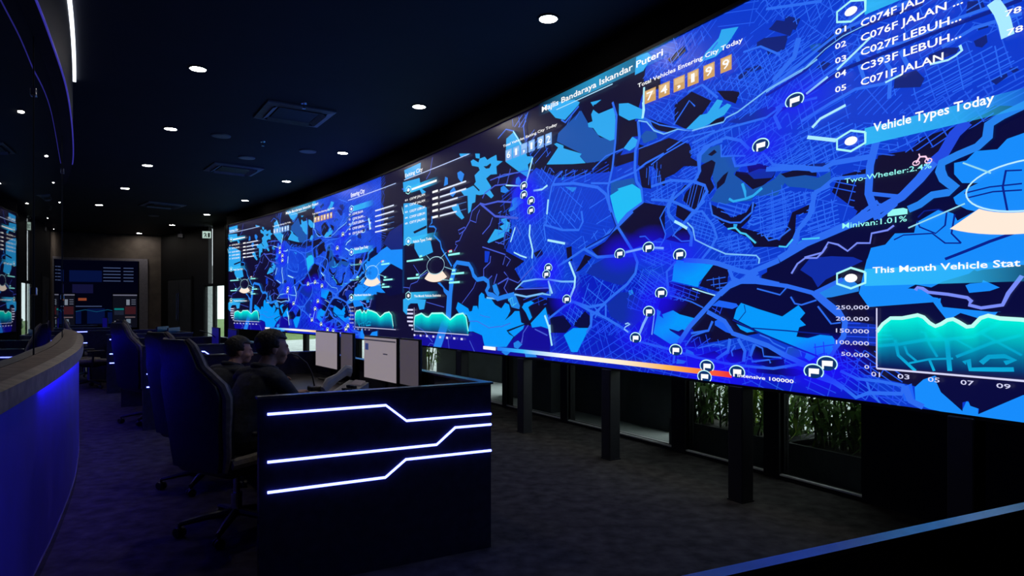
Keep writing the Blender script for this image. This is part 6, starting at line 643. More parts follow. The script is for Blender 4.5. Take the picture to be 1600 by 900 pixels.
# ---------------------------------------------------------------- operator consoles
LEDP = [[(1.236, .875), (.635, .875), (.519, .782), (.0, .778)], [(1.236, .640), (.342, .634), (.229, .719), (.0, .717)], [(1.236, .491), (.638, .489), (.523, .572), (.0, .565)]]
def console(label, corner, ang_e, ang_l, length, leds=True, H=.963, lip=.006):
    """corner: back corner at the near end; e: towards the back; l: along the row"""
    e = Vector((math.cos(ang_e), math.sin(ang_e), 0)); l = Vector((math.cos(ang_l), math.sin(ang_l), 0)); P0 = Vector((corner[0], corner[1], 0))
    t = thing('operator_console', label, 'console', (corner[0], corner[1], 0), 0, 'operator consoles')
    at = lambda d, q, z: P0 - e * d + l * q + Vector((0, 0, z))
    def slab(d0, d1, q0, q1, z0, z1):
        mb = MB(); vs = [at(d, q, z) for z in (z0, z1) for q in (q0, q1) for d in (d0, d1)]
        return mb.add(vs, [(0, 2, 3, 1), (4, 5, 7, 6), (0, 1, 5, 4), (2, 6, 7, 3), (0, 4, 6, 2), (1, 3, 7, 5)])
    o = tuple(P0)
    for q0 in (0.0, length - .04):
        pn = slab(-.0, 1.275, q0, q0 + .04, .0, H - .012).build('end_panel', M['gloss'], t, origin=o)
        slab(-.012, 1.285, q0 - lip, q0 + .04 + lip, H - .012, H).build('top_edge', M['edge'], pn, origin=o)
    bp = slab(0, .04, .04, length - .04, .0, H - .012).build('back_panel', M['gloss'], t, origin=o)
    slab(-.012, .05, .046, length - .046, H - .012, H).build('top_edge', M['edge'], bp, origin=o)
    slab(.04, .92, .04, length - .04, .705, .745).build('worktop', M['worktop'], t, origin=o)
    slab(.90, .922, .04, length - .04, .715, .74).build('edge_strip', M['edge'], t, origin=o)
    for q0 in (.06, length / 2 - .22, length - .52):
        cb = slab(.12, .80, q0, q0 + .44, .05, .70).build('cabinet', M['panel'], t, origin=o)
        dr = slab(.80, .815, q0 + .01, q0 + .43, .07, .69).build('door', M['panel'], cb, origin=o)
    if leds:
        for path in LEDP:
            mb = MB(); pts = [at(d + .001, -.004, z) for d, z in path]
            for a, b in zip(pts[:-1], pts[1:]): pass
            mb.tube(pts, .0068, 6); mb.build('light_line', M['ledblue'], t, origin=o)
    return t, at
c1, at1 = console('nearest operator console with three zigzag white-blue light lines on its end', (-.123, 3.81), math.atan2(.491, .871), math.atan2(.835, -.551), 3.3)
c2, at2 = console('second operator console, light lines half hidden behind the seated people', (-3.12, 8.10), math.radians(33.5), math.radians(126.5), 2.2)
c3, at3 = console('third operator console behind the office chairs, few light lines showing', (-5.55, 11.35), math.radians(37), math.radians(130), 2.2)
c4, at4 = console('farthest operator console in front of the framed opening, three short light lines', (-8.55, 14.45), math.radians(41), math.radians(134), 2.4)
c0, at0 = console('dark console at bottom right corner with a blue reflecting top edge', (1.27, 1.51), math.atan2(.418, .909), math.atan2(-.909, .418), 3.0, leds=False, H=.970, lip=-.005)

# ---------------------------------------------------------------- monitors on the consoles
def picture(name, rgb, k): return emit(name, rgb, k, (.02, .02, .02))
M['scr_light'] = picture('monitor_grey_picture', (.42, .36, .40), .62); M['scr_dim'] = picture('monitor_dim_picture', (.30, .25, .31), .22)
M['scr_bar'] = picture('monitor_title_bar', (.05, .05, .07), .6); M['scr_icon'] = picture('monitor_icon_blue', (.04, .07, .25), .7); M['scr_blue'] = picture('monitor_blue_picture', (.02, .015, .6), .16)
def monitor(label, pos, face, w_=.56, h_=.335, zc=1.015, pic='scr_light', win=True, zbase=.745):
    rz = face - math.pi / 2 + math.pi
    t = thing('monitor', label, 'monitor', (pos[0], pos[1], zbase), rz, 'console monitors')   # local -Y is the screen side
    z = zc - zbase
    MB().rbox((0, .012, z), (w_, .024, h_), .006).build('housing', M['plastic'], t)
    MB().box((0, -.001, z), (w_ - .02, .004, h_ - .022)).build('screen', M[pic], t)
    if win:
        MB().box((0, -.0035, z + h_ / 2 - .032), (w_ - .03, .002, .010)).build('title_bar', M['scr_bar'], t)
        MB().box((-w_ / 2 + .06, -.0035, z + h_ / 2 - .085), (.055, .002, .05)).build('icon', M['scr_icon'], t)
        MB().box((.10, -.0035, z + .04), (.07, .002, .008)).build('text_line', M['scr_bar'], t)
    MB().rbox((0, .045, z * .5), (.05, .03, z), .008).build('stand', M['plastic'], t)
    MB().rbox((0, .04, .006), (.22, .16, .012), .005).build('foot', M['plastic'], t)
    return t
def dirang(a, b): return math.atan2(b[1] - a[1], b[0] - a[0])
fc = math.atan2(-.62, -.78)
monitor('grey lit monitor with small blue icon above the nearest console end', (-.985, 4.86), fc - .03)
monitor('dim monitor beside the icon screen, angled at the nearest console corner', (-.712, 4.517), fc - .06, w_=.30, pic='scr_dim', win=False)
monitor('grey lit monitor behind the gooseneck microphone on the nearest console', (-1.68, 5.90), fc - .05, win=False)
monitor('dim bluish monitor beside the microphone screen on the nearest console', (-1.407, 5.557), fc - .06, w_=.28, pic='scr_dim', win=False)
for k, (q, lab, pic) in enumerate(((.55, 'dark monitor back on the second console left of the screen end', 'scr_dim'), (1.5, 'far dim monitor on the second console', 'scr_dim'))):
    p = at2(.2, q, 0); monitor(lab, (p.x, p.y), math.radians(33.5) + math.pi, pic='scr_blue', win=False, zc=.95)
for k, (q, lab) in enumerate(((.5, 'blue glowing monitor on the third console right of the far opening'), (1.35, 'smaller blue glowing monitor on the third console nearer the far window'))):
    p = at3(.2, q, 0); monitor(lab, (p.x, p.y), math.radians(37) + math.pi - .5, pic='scr_blue', win=False, zc=.90, h_=.28)
p = at4(.25, .7, 0); monitor('dark monitor on the farthest console under the framed opening', (p.x, p.y), math.radians(41) + math.pi, pic='scr_blue', win=False, zc=1.0)
# gooseneck microphones
for (x, y), rz, lab in (((-1.52, 5.12), 2.2, 'black gooseneck microphone in front of the grey monitor'), ((-4.1, 9.25), 2.4, 'black gooseneck microphone on the second console before the far window')):
    t = thing('microphone', lab, 'microphone', (x, y, .745), rz, 'gooseneck microphones')
    MB().rbox((0, 0, .02), (.12, .14, .04), .012).build('base', M['plastic'], t)
    MB().tube([(0, .03, .04), (0, .05, .14), (0, .09, .22), (0, .16, .28), (0, .24, .31)], .006, 8).build('gooseneck', M['plastic'], t, True)
    MB().tube([(0, .24, .31), (0, .32, .33)], [.010, .013], 10).build('capsule', M['plastic'], t, True)
# desk phone, keyboard, mouse, papers on the nearest console
def desk(d, q): p = at1(d, q, .745); return (p.x, p.y, .745)
rzd = math.atan2(.491, .871) - math.pi / 2
t = thing('desk_phone', 'grey desk phone with raised handset before the icon monitor', 'phone', desk(.55, .92), rzd + .3); t.scale = (1.15, 1.15, 1.75)
MB().add([(-.1, -.1, 0), (.1, -.1, 0), (.1, .1, 0), (-.1, .1, 0), (-.1, -.1, .025), (.1, -.1, .025), (.1, .1, .09), (-.1, .1, .09)], [(0, 3, 2, 1), (4, 5, 6, 7), (0, 1, 5, 4), (1, 2, 6, 5), (2, 3, 7, 6), (3, 0, 4, 7)]).build('base', M['paper'], t)
hs = MB(); hs.tube([(-.07, -.09, .06), (-.075, -.06, .085), (-.075, .0, .105), (-.075, .06, .13), (-.07, .09, .125)], [.02, .024, .016, .022, .022], 10); hs.build('handset', M['paper'], t, True)
for r in range(4):
    for c in range(3): MB().box((.0 + c * .03, -.06 + r * .03, .045 + r * .0098), (.02, .018, .01)).build('key', M['plastic'], t)
MB().box((.03, .075, .088), (.10, .035, .004), M=Matrix.Rotation(.32, 3, 'X')).build('display', M['scr_dim'], t)
t = thing('keyboard', 'black keyboard on the nearest console in front of the near person', 'keyboard', desk(.66, .98), rzd)
MB().rbox((0, 0, .010), (.42, .14, .02), .006).build('body', M['plastic'], t)
for r in range(5):
    MB().box((0, -.05 + r * .025, .022), (.40, .018, .006)).build('key_row', M['bezel'], t)
t = thing('mouse', 'small black computer mouse beside the keyboard', 'mouse', desk(.64, .66), rzd)
ms = MB(); ms.lathe([(.0001, 0), (.028, 0), (.031, .01), (.026, .024), (.012, .032), (.0001, .034)], n=16); mo = ms.build('shell', M['plastic'], t, True); mo.scale = (1, 1.7, 1)
MB().tube([(0, .02, .031), (0, .035, .027)], .004, 6).build('wheel', M['chrome'], t)
t = tag(MB().box((0, 0, .004), (.21, .297, .008)).build('paper_sheet', M['paper'], None), 'pale sheet of paper lying flat on the nearest worktop', 'paper'); t.location = desk(.62, 1.62); t.rotation_euler = (0, 0, rzd + .2)

# ---------------------------------------------------------------- high-backed swivel chairs
def chair_proto():
    t = thing('swivel_chair', 'tmp', 'chair')
    lev = [(.46, .215, .0, .09), (.56, .235, .02, .10), (.70, .245, .035, .10), (.82, .262, .05, .10), (.92, .275, .06, .095), (.99, .262, .055, .09), (1.05, .215, .035, .085), (1.10, .168, .02, .08), (1.17, .155, .012, .075), (1.23, .135, .006, .065), (1.265, .10, 0, .045)]
    nu = 13; vs = []; fs = []
    for z, hw, wing, th in lev:
        y0 = -.24 - .20 * (z - .46)
        fr = [(-hw + 2 * hw * i / (nu - 1), y0 + wing * abs(-1 + 2 * i / (nu - 1)) ** 2.2 + th / 2, z) for i in range(nu)]
        bk = [(x * .97, y - th, z) for x, y, _ in reversed(fr)]
        vs += fr + bk
    N = 2 * nu
    for i in range(len(lev) - 1):
        for k in range(N): fs.append((i * N + k, i * N + (k + 1) % N, (i + 1) * N + (k + 1) % N, (i + 1) * N + k))
    fs += [tuple(range(N - 1, -1, -1)), tuple((len(lev) - 1) * N + k for k in range(N))]
    bo = mesh('backrest', vs, fs, M['leather'], t, True)
    for sg in (-1, 1):
        pts = []
        for z, hw, wing, th in lev: pts.append((sg * hw, -.24 - .20 * (z - .46) + wing, z))
        MB().tube(pts, [.020, .024, .026, .030, .030, .028, .026, .026, .025, .022, .016], 8).build('side_bolster', M['tan'], t, True)
    MB().rbox((0, -.34, 1.15), (.25, .07, .11), .03).build('head_cushion', M['tan'], t, True)
    MB().rbox((0, .0, .46), (.50, .50, .10), .045).build('seat', M['leather'], t, True)
    for sg in (-1, 1): MB().tube([(sg * .235, -.22, .50), (sg * .245, 0, .51), (sg * .235, .22, .495)], [.035, .04, .03], 8).build('seat_bolster', M['tan'], t, True)
    for sg in (-1, 1):
        MB().tube([(sg * .22, -.02, .42), (sg * .31, -.02, .43), (sg * .32, -.02, .52), (sg * .32, -.01, .66)], .018, 8).build('arm_post', M['plastic'], t, True)
        MB().rbox((sg * .32, .02, .675), (.085, .27, .03), .012).build('armrest', M['plastic'], t)
    MB().rbox((0, 0, .395), (.26, .28, .03), .01).build('tilt_plate', M['plastic'], t)
    MB().lathe([(.0001, .10), (.034, .10), (.034, .25), (.020, .25), (.020, .385), (.0001, .385)], n=16).build('gas_column', M['chrome'], t)
    for k in range(5):
        a = 2 * math.pi * k / 5 + .3
        lg = MB().tube([(.03 * math.cos(a), .03 * math.sin(a), .125), (.20 * math.cos(a), .20 * math.sin(a), .105), (.32 * math.cos(a), .32 * math.sin(a), .082)], [.026, .022, .016], 8).build('leg', M['plastic'], t, True)
        R_ = Matrix.Rotation(a + .7, 3, 'Z'); cs = MB()
        c = Vector((.32 * math.cos(a), .32 * math.sin(a), .032))
        for o_ in (-.016, .016):
            n_ = 14; ax = R_ @ Vector((1, 0, 0)); u_ = R_ @ Vector((0, 1, 0))
            cs.tube([c + ax * (o_ - .010), c + ax * (o_ + .010)], .030, n_)
        cs.tube([c + Vector((0, 0, .02)), c + Vector((0, 0, .055))], .010, 8)
        cs.build('caster', M['plastic'], lg)
    return t
ch = chair_proto()
def face(dx, dy): return math.atan2(dy, dx) - math.pi / 2
CHAIRS = [((-1.73, 4.10), (.50, .87), 'black high-backed chair holding the nearest seated person'), ((-2.40, 5.14), (.50, .87), 'black high-backed chair holding the farther seated person'),
          ((-4.42, 8.0), (.50, .87), 'empty black high-backed chair just beyond the seated people'), ((-5.35, 9.65), (.60, .80), 'empty black chair between the second and third consoles'),
          ((-7.35, 11.35), (.70, .72), 'empty black high-backed chair behind the third console'), ((-8.35, 12.75), (.6, .7), 'empty black chair turned aside near the farthest console'), ((-10.6, 14.6), (.3, .9), 'farthest empty black chair near the end of the curved counter')]
for i, ((x, y), d, lab) in enumerate(CHAIRS):
    o = ch if i == 0 else copy_tree(ch)
    o.location = (x, y, 0); o.rotation_euler = (0, 0, face(*d)); o.scale = (1, 1, .96); o['label'] = lab; o['group'] = 'high-backed swivel chairs'

# ---------------------------------------------------------------- seated people
def capsule(bm, a, b, ra, rb, n=14):
    a, b = Vector(a), Vector(b); d = b - a
    for p, r in ((a, ra), (b, rb)): bmesh.ops.create_icosphere(bm, subdivisions=2, radius=r, matrix=Matrix.Translation(p))
    if d.length > 1e-4:
        q = d.to_track_quat('Z', 'Y').to_matrix().to_4x4()
        bmesh.ops.create_cone(bm, cap_ends=True, segments=n, radius1=ra, radius2=rb, depth=d.length, matrix=Matrix.Translation((a + b) / 2) @ q)
def chain(bm, pts, rads):
    for i in range(len(pts) - 1): capsule(bm, pts[i], pts[i + 1], rads[i], rads[i + 1])
def ell(bm, c, r, rot=None):
    Mx = Matrix.Translation(c) @ (rot or Matrix.Identity(4)) @ Matrix.Diagonal((r[0], r[1], r[2], 1))
    bmesh.ops.create_icosphere(bm, subdivisions=3, radius=1, matrix=Mx)
def person(label, loc, rz, turn=0.0, lean=0.0, slump=0.0):
    t = thing('person', label, 'person', loc, rz)
    bm = bmesh.new(); L_ = lean
    # trunk
    key = [(.52, -.01, .178, .135), (.62, -.005, .168, .125), (.72, .005 + L_ * .25, .155, .115), (.82, .022 + L_ * .5, .165, .117), (.90, .036 + L_ * .66, .176, .115), (.97, .048 + L_ * .78, .172, .098)]
    for (z0, y0, a0, b0), (z1, y1, a1, b1) in zip(key[:-1], key[1:]):
        for j in range(4):
            u = j / 4; ell(bm, (0, y0 + (y1 - y0) * u, z0 + (z1 - z0) * u), (a0 + (a1 - a0) * u, b0 + (b1 - b0) * u, .085))
    chain(bm, [(-.15, .05 + L_ * .8, .985), (0, .06 + L_ * .8, 1.0), (.15, .05 + L_ * .8, .985)], [.072, .085, .072])
    hx, hy = 0.0, .125 + L_                                     # head root
    chain(bm, [(0, .06 + L_ * .8, 1.0), (0, .09 + L_ * .95, 1.09), (0, hy - .01, 1.14)], [.075, .055, .052])
    # head: skull, face, jaw, nose, brow, lips, ears (local +Y is forward), turned about the neck
    T = Matrix.Translation((hx, hy, 1.185)) @ Matrix.Rotation(turn, 4, 'Z') @ Matrix.Rotation(-.08, 4, 'X')
    def hell(c, r): 
        Mx = T @ Matrix.Translation(c) @ Matrix.Diagonal((r[0], r[1], r[2], 1)); bmesh.ops.create_icosphere(bm, subdivisions=3, radius=1, matrix=Mx)
    hell((0, -.012, .030), (.076, .096, .088)); hell((0, .028, -.020), (.062, .068, .085)); hell((0, .050, -.082), (.040, .036, .030))
    hell((0, .094, -.012), (.011, .018, .024)); hell((0, .102, -.026), (.014, .014, .010)); hell((0, .085, .022), (.048, .014, .012)); hell((0, .086, -.055), (.024, .012, .007)); hell((0, .083, -.066), (.022, .011, .007))
    for sg in (-1, 1): hell((sg * .032, .080, .002), (.014, .010, .008)); hell((sg * .077, -.004, -.010), (.010, .020, .032)); hell((sg * .044, .060, -.030), (.022, .024, .022))
    # arms, hands, legs
    for sg in (-1, 1):
        sh, el_, wr = (sg * .185, .05 + L_ * .8, .965), (sg * .235, .20 + L_ * .5, .775), (sg * .15, .44 + L_ * .3, .795)
        chain(bm, [sh, el_], [.064, .048]); chain(bm, [el_, wr], [.047, .033])
        pc = Vector((sg * .135, .505 + L_ * .3, .79)); ell(bm, pc, (.040, .050, .016))
        for k, (fx, ln) in enumerate(((-.030, .062), (-.010, .075), (.011, .070), (.031, .055))):
            a = pc + Vector((fx, .040, .0)); chain(bm, [a, a + Vector((0, ln * .5, .008)), a + Vector((0, ln * .85, -.008)), a + Vector((0, ln, -.018))], [.0095, .009, .0085, .0075])
        a = pc + Vector((-sg * .034, -.01, 0)); chain(bm, [a, a + Vector((-sg * .022, .028, .002)), a + Vector((-sg * .026, .055, -.006))], [.012, .0105, .009])
        chain(bm, [(sg * .09, .0, .53), (sg * .115, .40, .53), (sg * .115, .37, .12)], [.092, .066, .045])
        chain(bm, [(sg * .115, .35, .055), (sg * .125, .44, .05), (sg * .13, .54, .04)], [.046, .044, .036])
    me = bpy.data.meshes.new('body'); bm.to_mesh(me); bm.free()
    o = bpy.data.objects.new('body', me); link(o, t)
    md = o.modifiers.new('remesh', 'REMESH'); md.mode = 'VOXEL'; md.voxel_size = .0065
    sm = o.modifiers.new('smooth', 'SMOOTH'); sm.iterations = 9; sm.factor = .5
    dg = bpy.context.evaluated_depsgraph_get(); ev = bpy.data.meshes.new_from_object(o.evaluated_get(dg))
    o.modifiers.clear(); o.data = ev; bpy.data.meshes.remove(me)
    ev.materials.clear()
    drop_z = lambda z: slump * min(1, max(0, (z - .80) / .3))
    for k in ('skin', 'jacket', 'trouser', 'shoe'): ev.materials.append(M[k])
    for p in ev.polygons:
        c = p.center; p.use_smooth = True
        if c.z > 1.065 + (c.y - .1 - L_) * -.25: i = 0
        elif c.y > .462 + L_ * .3 and c.z > .70: i = 0
        elif c.z < .10: i = 3
        elif c.z < .60 and not (c.y < .12 and c.z > .57): i = 2
        else: i = 1
        p.material_index = i
    for v in ev.vertices: v.co.z -= drop_z(v.co.z)
    # collar and hair
    cl = MB(); prev = None
    cl.tube([(.075 * math.cos(a), .075 + L_ * .9 + .07 * math.sin(a), 1.055 - slump * .85 - .02 * math.sin(a)) for a in [2 * math.pi * k / 20 for k in range(21)]], .018, 8); cl.build('collar', M['jacket'], t, True)
    hb = bmesh.new(); bmesh.ops.create_icosphere(hb, subdivisions=4, radius=1)
    rnd = random.Random(3)
    for v in list(hb.verts):
        c = v.co.copy()
        v.co = Vector((c.x * .087, -.014 + c.y * .108, .034 + c.z * .098)) * (1 + .02 * math.sin(c.x * 23 + c.z * 17) * math.sin(c.y * 19))
    kill = [v for v in hb.verts if (v.co.y > .030 and v.co.z < .072 - (v.co.y - .03) * .1) or (v.co.z < -.055) or (v.co.z < .0 and v.co.y > -.025)]
    bmesh.ops.delete(hb, geom=kill, context='VERTS')
    bmesh.ops.solidify(hb, geom=hb.faces[:], thickness=.012)
    for v in hb.verts:
        v.co = T @ v.co; v.co.z -= drop_z(v.co.z)
    hm = bpy.data.meshes.new('hair'); hb.to_mesh(hm); hb.free(); hm.materials.append(M['hair'])
    for p in hm.polygons: p.use_smooth = True
    link(bpy.data.objects.new('hair', hm), t)
    return t
person('nearest seated person in dark navy jacket leaning over the console', (-1.73, 4.15, 0), face(.55, .84), -.45, .12, .06)
person('farther seated person in dark jacket, half behind the nearest one', (-2.40, 5.20, 0), face(.55, .84), -.45, .13, .15)

# ---------------------------------------------------------------- meeting room seen through the framed opening
b = MB(); fbox(b, -7.5, .45, -4.6, -4.4, 0, 3.9); structure(b.build('wall_meeting_room', M['wall']))
b = MB(); fbox(b, .35, .45, -4.5, -.1, 0, 3.9); structure(b.build('wall_meeting_side', M['wall']))
gw = MB(); fbox(gw, -2.9, -.2, .0, .02, .02, 2.98); o = structure(gw.build('window_30', M['smoke']))
def fpt(t_, n_, z): p = FO + FD * t_ + FN * n_; return Vector((p.x, p.y, z))
scr_dark = emit('meeting_screen_navy', lin(6, 10, 40), .6); scr_blue = emit('meeting_screen_blue', lin(22, 48, 120), .6)
mv = thing('meeting_video_wall', 'dim blue dashboard screen seen through the framed opening', 'screen', fpt(-2.0, -4.3, 0))
OM = tuple(fpt(-2.0, -4.3, 0))
b = MB(); fbox(b, -4.0, -.95, -4.38, -4.3, .7, 3.3); b.build('panel', scr_dark, mv, origin=OM)
for t0, t1, z0, z1, m_ in ((-3.9, -2.9, .75, 1.25, scr_blue), (-2.7, -2.1, .75, 1.35, scr_blue), (-2.0, -1.3, .75, 1.2, scr_blue), (-3.3, -2.2, 2.4, 2.85, scr_blue), (-3.2, -2.5, 1.95, 2.3, emit('meeting_violet', lin(50, 50, 110), .6))):
    b = MB(); fbox(b, t0, t1, -4.298, -4.29, z0, z1); b.build('picture_area', m_, mv, origin=OM)
lw = emit('meeting_line', lin(150, 180, 230), .6)
for k in range(5):
    for t0, t1 in ((-2.15, -1.55), (-1.45, -1.1)):
        b = MB(); fbox(b, t0, t1, -4.288, -4.284, 2.95 - k * .13, 2.98 - k * .13); b.build('text_line', lw, mv, origin=OM)
b = MB(); fbox(b, -3.0, -2.72, -4.288, -4.282, 1.66, 1.76); fbox(b, -1.75, -1.47, -4.288, -4.282, 1.70, 1.80); b.build('ring_segment', emit('meeting_orange', lin(240, 120, 70), .9), mv, origin=OM)
b = MB(); fbox(b, -3.1, -2.2, -4.288, -4.284, 1.42, 1.45); b.build('text_bar', lw, mv, origin=OM)
for k in range(7):
    b = MB(); b.tube([fpt(-3.9 + k * .38, -4.28, 1.22 + .08 * (k % 2)), fpt(-3.52 + k * .38, -4.28, 1.22 + .08 * ((k + 1) % 2))], .012, 5); b.build('chart_line', emit('meeting_teal', lin(40, 150, 190), .7) if k == 0 else bpy.data.materials['meeting_teal'], mv, origin=OM)
def wallscreen(label, t0, t1, z0, z1):
    mv_ = thing('wall_monitor', label, 'screen', fpt((t0 + t1) / 2, -2.2, 0), 0, 'meeting room monitors'); o_ = tuple(fpt((t0 + t1) / 2, -2.2, 0))
    b = MB(); fbox(b, t0, t1, -2.24, -2.2, z0, z1); b.build('housing', M['plastic'], mv_, origin=o_)
    b = MB(); fbox(b, t0 + .02, t1 - .02, -2.2, -2.195, z0 + .02, z1 - .02); b.build('screen', emit('monitor_charcoal', lin(34, 36, 48), .8), mv_, origin=o_)
    W_ = t1 - t0; H_ = z1 - z0
    for a0, a1, b0, b1, col in ((.03, .97, .93, .96, (200, 200, 210)), (.55, .68, .66, .82, (220, 235, 235)), (.08, .45, .52, .57, (30, 210, 190)), (.5, .92, .40, .62, (110, 50, 55)), (.08, .45, .38, .50, (60, 70, 90)), (.5, .9, .30, .33, (190, 160, 150)), (.08, .35, .18, .21, (200, 205, 210)), (.55, .72, .14, .26, (190, 215, 220)), (.55, .68, .03, .1, (110, 190, 200)), (.75, .92, .68, .70, (180, 190, 200)), (.75, .92, .74, .76, (180, 190, 200)), (.75, .92, .80, .82, (180, 190, 200))):
        b = MB(); fbox(b, t0 + a0 * W_, t0 + a1 * W_, -2.194, -2.190, z0 + b0 * H_, z0 + b1 * H_); b.build('widget', emit('widget_%d_%d_%d' % col, lin(*col), .8), mv_, origin=o_)
    b = MB(); fbox(b, (t0 + t1) / 2 - .04, (t0 + t1) / 2 + .04, -2.3, -2.24, 0, z0 + .3); fbox(b, (t0 + t1) / 2 - .35, (t0 + t1) / 2 + .35, -2.45, -2.0, 0, .03); b.build('stand', M['plastic'], mv_, origin=o_)
wallscreen('dark widget screen at the right inside the framed opening', -1.45, -.62, .62, 1.92)
wallscreen('dark widget screen at the left edge inside the framed opening', -3.35, -2.62, .62, 1.92)

# ---------------------------------------------------------------- outside
b = MB(); b.box((20, 20, -.32), (140, 140, .2)); structure(b.build('ground', M['grass']))
pv = MB(); wall_sweep(pv, -17.5, 17.5, rect(-9.0, -.88, -.2, -.02)); structure(pv.build('pavement', M['concrete']))
ew = MB(); wall_sweep(ew, .5, 4.2, rect(-1.7, -1.5, -.05, 3.9)); wall_sweep(ew, 1.75, 2.35, rect(-1.5, -1.1, -.05, 3.9)); structure(ew.build('wall_exterior', M['extwall']))
ew = MB(); wall_sweep(ew, -3.2, -.6, rect(-2.6, -2.4, -.05, 3.9)); structure(ew.build('wall_exterior_pier', M['extwall']))
def plant(label, s_, off, h, n, seed, spread=.35, yellow=0):
    rn = random.Random(seed); c = wp(s_, off); t = thing('planter_palm', label, 'plant', (c[0], c[1], .20), 0, 'palms in the planters')
    st = MB(); lf = MB(); yl = MB()
    for k in range(n):
        a = rn.uniform(0, 6.28); r0 = rn.uniform(.0, .12); r1 = rn.uniform(.05, spread); hh = h * rn.uniform(.35, 1.0)
        b0 = Vector((r0 * math.cos(a), r0 * math.sin(a), -.04)); b2 = Vector((r1 * math.cos(a), r1 * math.sin(a), hh)); b1 = (b0 + b2) / 2 + Vector((0, 0, hh * .12))
        pts = [b0 * (1 - u) ** 2 + b1 * 2 * u * (1 - u) + b2 * u * u for u in (0, .25, .5, .75, 1)]
        st.tube(pts, [.011, .010, .008, .006, .003], 6)
        tgt = yl if rn.random() < yellow else lf
        for j in range(20):
            u = .2 + .8 * j / 19; p = b0 * (1 - u) ** 2 + b1 * 2 * u * (1 - u) + b2 * u * u
            aa = rn.uniform(0, 6.28); ln = rn.uniform(.10, .24); wd = ln * rn.uniform(.07, .13)
            d = Vector((math.cos(aa), math.sin(aa), rn.uniform(-.5, .5))).normalized(); sd = d.cross(Vector((0, 0, 1))).normalized() * wd
            q = p + d * ln * .5 + Vector((0, 0, .02)); e_ = p + d * ln - Vector((0, 0, ln * .3))
            tgt.add([p, q + sd, e_, q - sd], [(0, 1, 2, 3)])
    st.build('stems', M['stem'], t, True)
    if lf.f: o_ = lf.build('foliage', M['leaf'], t); o_['kind'] = 'stuff'
    if yl.f: o_ = yl.build('bright_foliage', M['leaf2'], t); o_['kind'] = 'stuff'
    return t
def planter(label, s0, s1, o0=-1.62, o1=-.98, h=.26):
    c = wp((s0 + s1) / 2, (o0 + o1) / 2); t = thing('planter_box', label, 'planter', (c[0], c[1], -.02), 0, 'black planter boxes'); og = (c[0], c[1], -.02)
    b = MB(); wall_sweep(b, s0, s1, rect(o0, o0 + .03, -.02, h)); wall_sweep(b, s0, s1, rect(o1 - .03, o1, -.02, h)); wall_sweep(b, s0, s0 + .03, rect(o0, o1, -.02, h)); wall_sweep(b, s1 - .03, s1, rect(o0, o1, -.02, h)); b.build('walls', M['planter'], t, origin=og)
    b = MB(); wall_sweep(b, s0 + .03, s1 - .03, rect(o0 + .03, o1 - .03, 0, h - .05)); b.build('soil', M['soil'], t, origin=og)
planter('long black planter box behind the left plant window', 4.62, 5.88); planter('long black planter box behind the right plant window', 5.98, 7.05)
k = 0
PL = ['dark palm at the left edge of the left plant window', 'green palm left of the front post', 'palm with bright yellow green leaf right of the front post', 'palm half behind the middle window frame', 'tall stemmed palm at the left of the right plant window', 'bushy palm in the middle of the right plant window', 'leafy palm right of the middle in the right plant window', 'palm at the right edge of the right plant window']
for (s_, of, h, n_, y_), lab in zip(((4.78, -1.3, 1.0, 16, 0), (5.12, -1.35, .95, 14, .2), (5.45, -1.2, .9, 12, .5), (5.72, -1.4, .9, 12, .2), (6.14, -1.38, 1.0, 14, .25), (6.38, -1.4, .9, 16, .45), (6.62, -1.36, .85, 16, .4), (6.88, -1.38, .85, 14, .5)), PL):
    plant(lab, s_, of, h, n_ + 4, 20 + k, .24, y_); k += 1
# one big heart-shaped leaf near the left window's right end
c = wp(5.52, -1.08); t = thing('broad_leaf_plant', 'single broad yellow green leaf on a stem beside the front post', 'plant', (c[0], c[1], .2))
MB().tube([(0, 0, -.03), (.02, .01, .3), (.0, -.02, .52)], [.008, .007, .004], 6).build('stem', M['stem'], t)
lv = MB(); ring_ = [(0, 0, .55), (.10, 0, .52), (.13, 0, .40), (.06, .0, .28), (0, 0, .22), (-.06, 0, .28), (-.12, 0, .40), (-.09, 0, .52)]
lv.add([Matrix.Rotation(heading(5.5) + 1.57, 3, 'Z') @ Vector((x, y + .25 * x * x + s2, z)) for s2 in (0, .004) for x, y, z in ring_], [tuple(range(7, -1, -1)), tuple(range(8, 16))] + [(i, (i + 1) % 8, 8 + (i + 1) % 8, 8 + i) for i in range(8)]); lv.build('leaf', M['leaf2'], t)
for i, (s_, of) in enumerate(((-2.7, -1.5), (-2.2, -1.6), (-3.1, -1.5))):
    plant(('palm seen between the two monitor pairs', 'second palm glimpsed behind the monitors', 'third palm glimpsed behind the monitors')[i], s_, of, 1.3, 14, 50 + i, .4, .2)
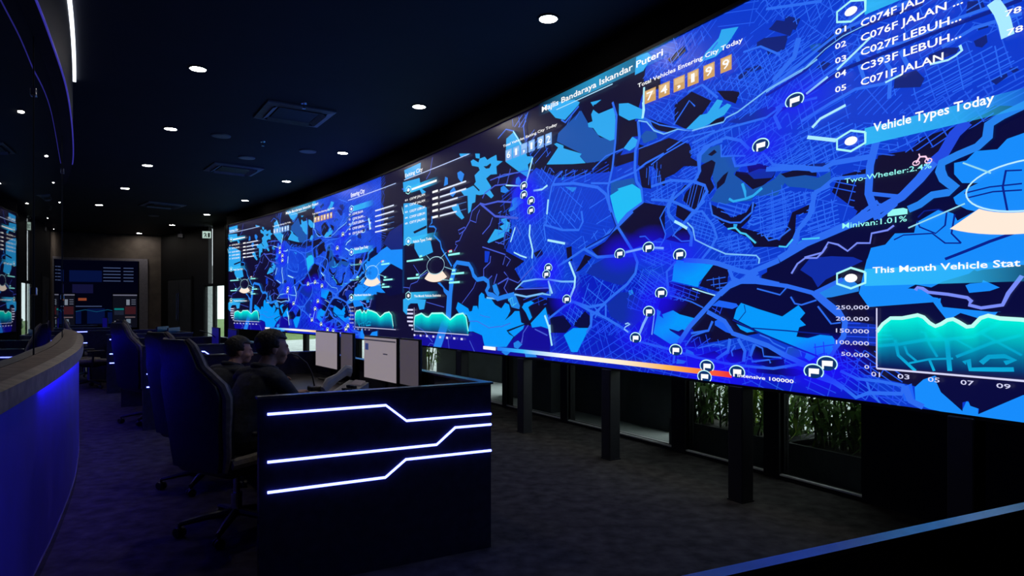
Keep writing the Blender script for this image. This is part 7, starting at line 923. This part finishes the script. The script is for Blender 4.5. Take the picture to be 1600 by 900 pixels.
c = wp(-13.6, -2.1); o = MB().rbox((0, 0, 1.4), (.56, .4, 2.9), .03, .4).build('bright_strip_block', M['pale'], None); o.location = (-10.62, 22.85, 0); tag(o, 'added white pillar just outside the narrow far window', 'block')  # block added outside to catch sky light as the bright window strip
# low white wall, fence and far greenery
b = MB(); wall_sweep(b, 2.6, 7.2, rect(-6.3, -6.0, -.1, .75)); o = tag(b.build('garden_wall', M['pale'], None), 'low pale garden wall beyond the planters', 'wall')
fn = thing('railing', 'dark metal railing beyond the planters at right', 'fence', wp(8, -7))
OF = tuple(wp(8, -7))
for k in range(26):
    s_ = 4.0 + k * .22; MB().tube([wp(s_, -7.0, -.05), wp(s_, -7.0, 1.5)], .014, 6).build('bar', M['bezel'], fn, origin=OF)
for z in (.3, 1.4):
    b = MB(); wall_sweep(b, 3.9, 9.6, rect(-7.02, -6.98, z, z + .04)); b.build('rail', M['bezel'], fn, origin=OF)
b = MB(); b.box((-1.0, 50, 1.5), (34, 6, 3.4), .0); o = tag(b.build('distant_building', M['pale'], None), 'pale low building far outside the far window', 'building')
for i, (x, y, r) in enumerate(((-21, 42, 1.3), (-15.5, 43, 1.3), (-10, 43, 1.3), (6.5, 19, 1.8), (12, 15.5, 1.8), (16.5, 11, 1.8), (16, 5, 1.7))):
    bm = bmesh.new(); bmesh.ops.create_icosphere(bm, subdivisions=4, radius=1); rn = random.Random(i)
    for v in bm.verts:
        q = v.co; kx = 1 + .18 * math.sin(q.x * 7 + i) * math.sin(q.y * 8) + .10 * math.sin(q.z * 15 + q.x * 11)
        v.co = Vector((q.x * kx * r * 1.3, q.y * kx * r, max(-.9, q.z * kx) * r * .6))
    me = bpy.data.meshes.new('shrub'); bm.to_mesh(me); bm.free(); me.materials.append(M['foliage'])
    o = bpy.data.objects.new('shrub', me); link(o); o.location = (x, y, r * .5 - .2)
    tag(o, ['round green shrub far outside the far window', 'broad green shrub far outside the far window', 'green shrub outside beyond the far end of the wall', 'large green shrub on the lawn beyond the exterior wall', 'large green shrub behind the railing', 'green shrub far right behind the railing', 'green shrub outside past the right window'][i], 'shrub', 'shrubs on the lawn')
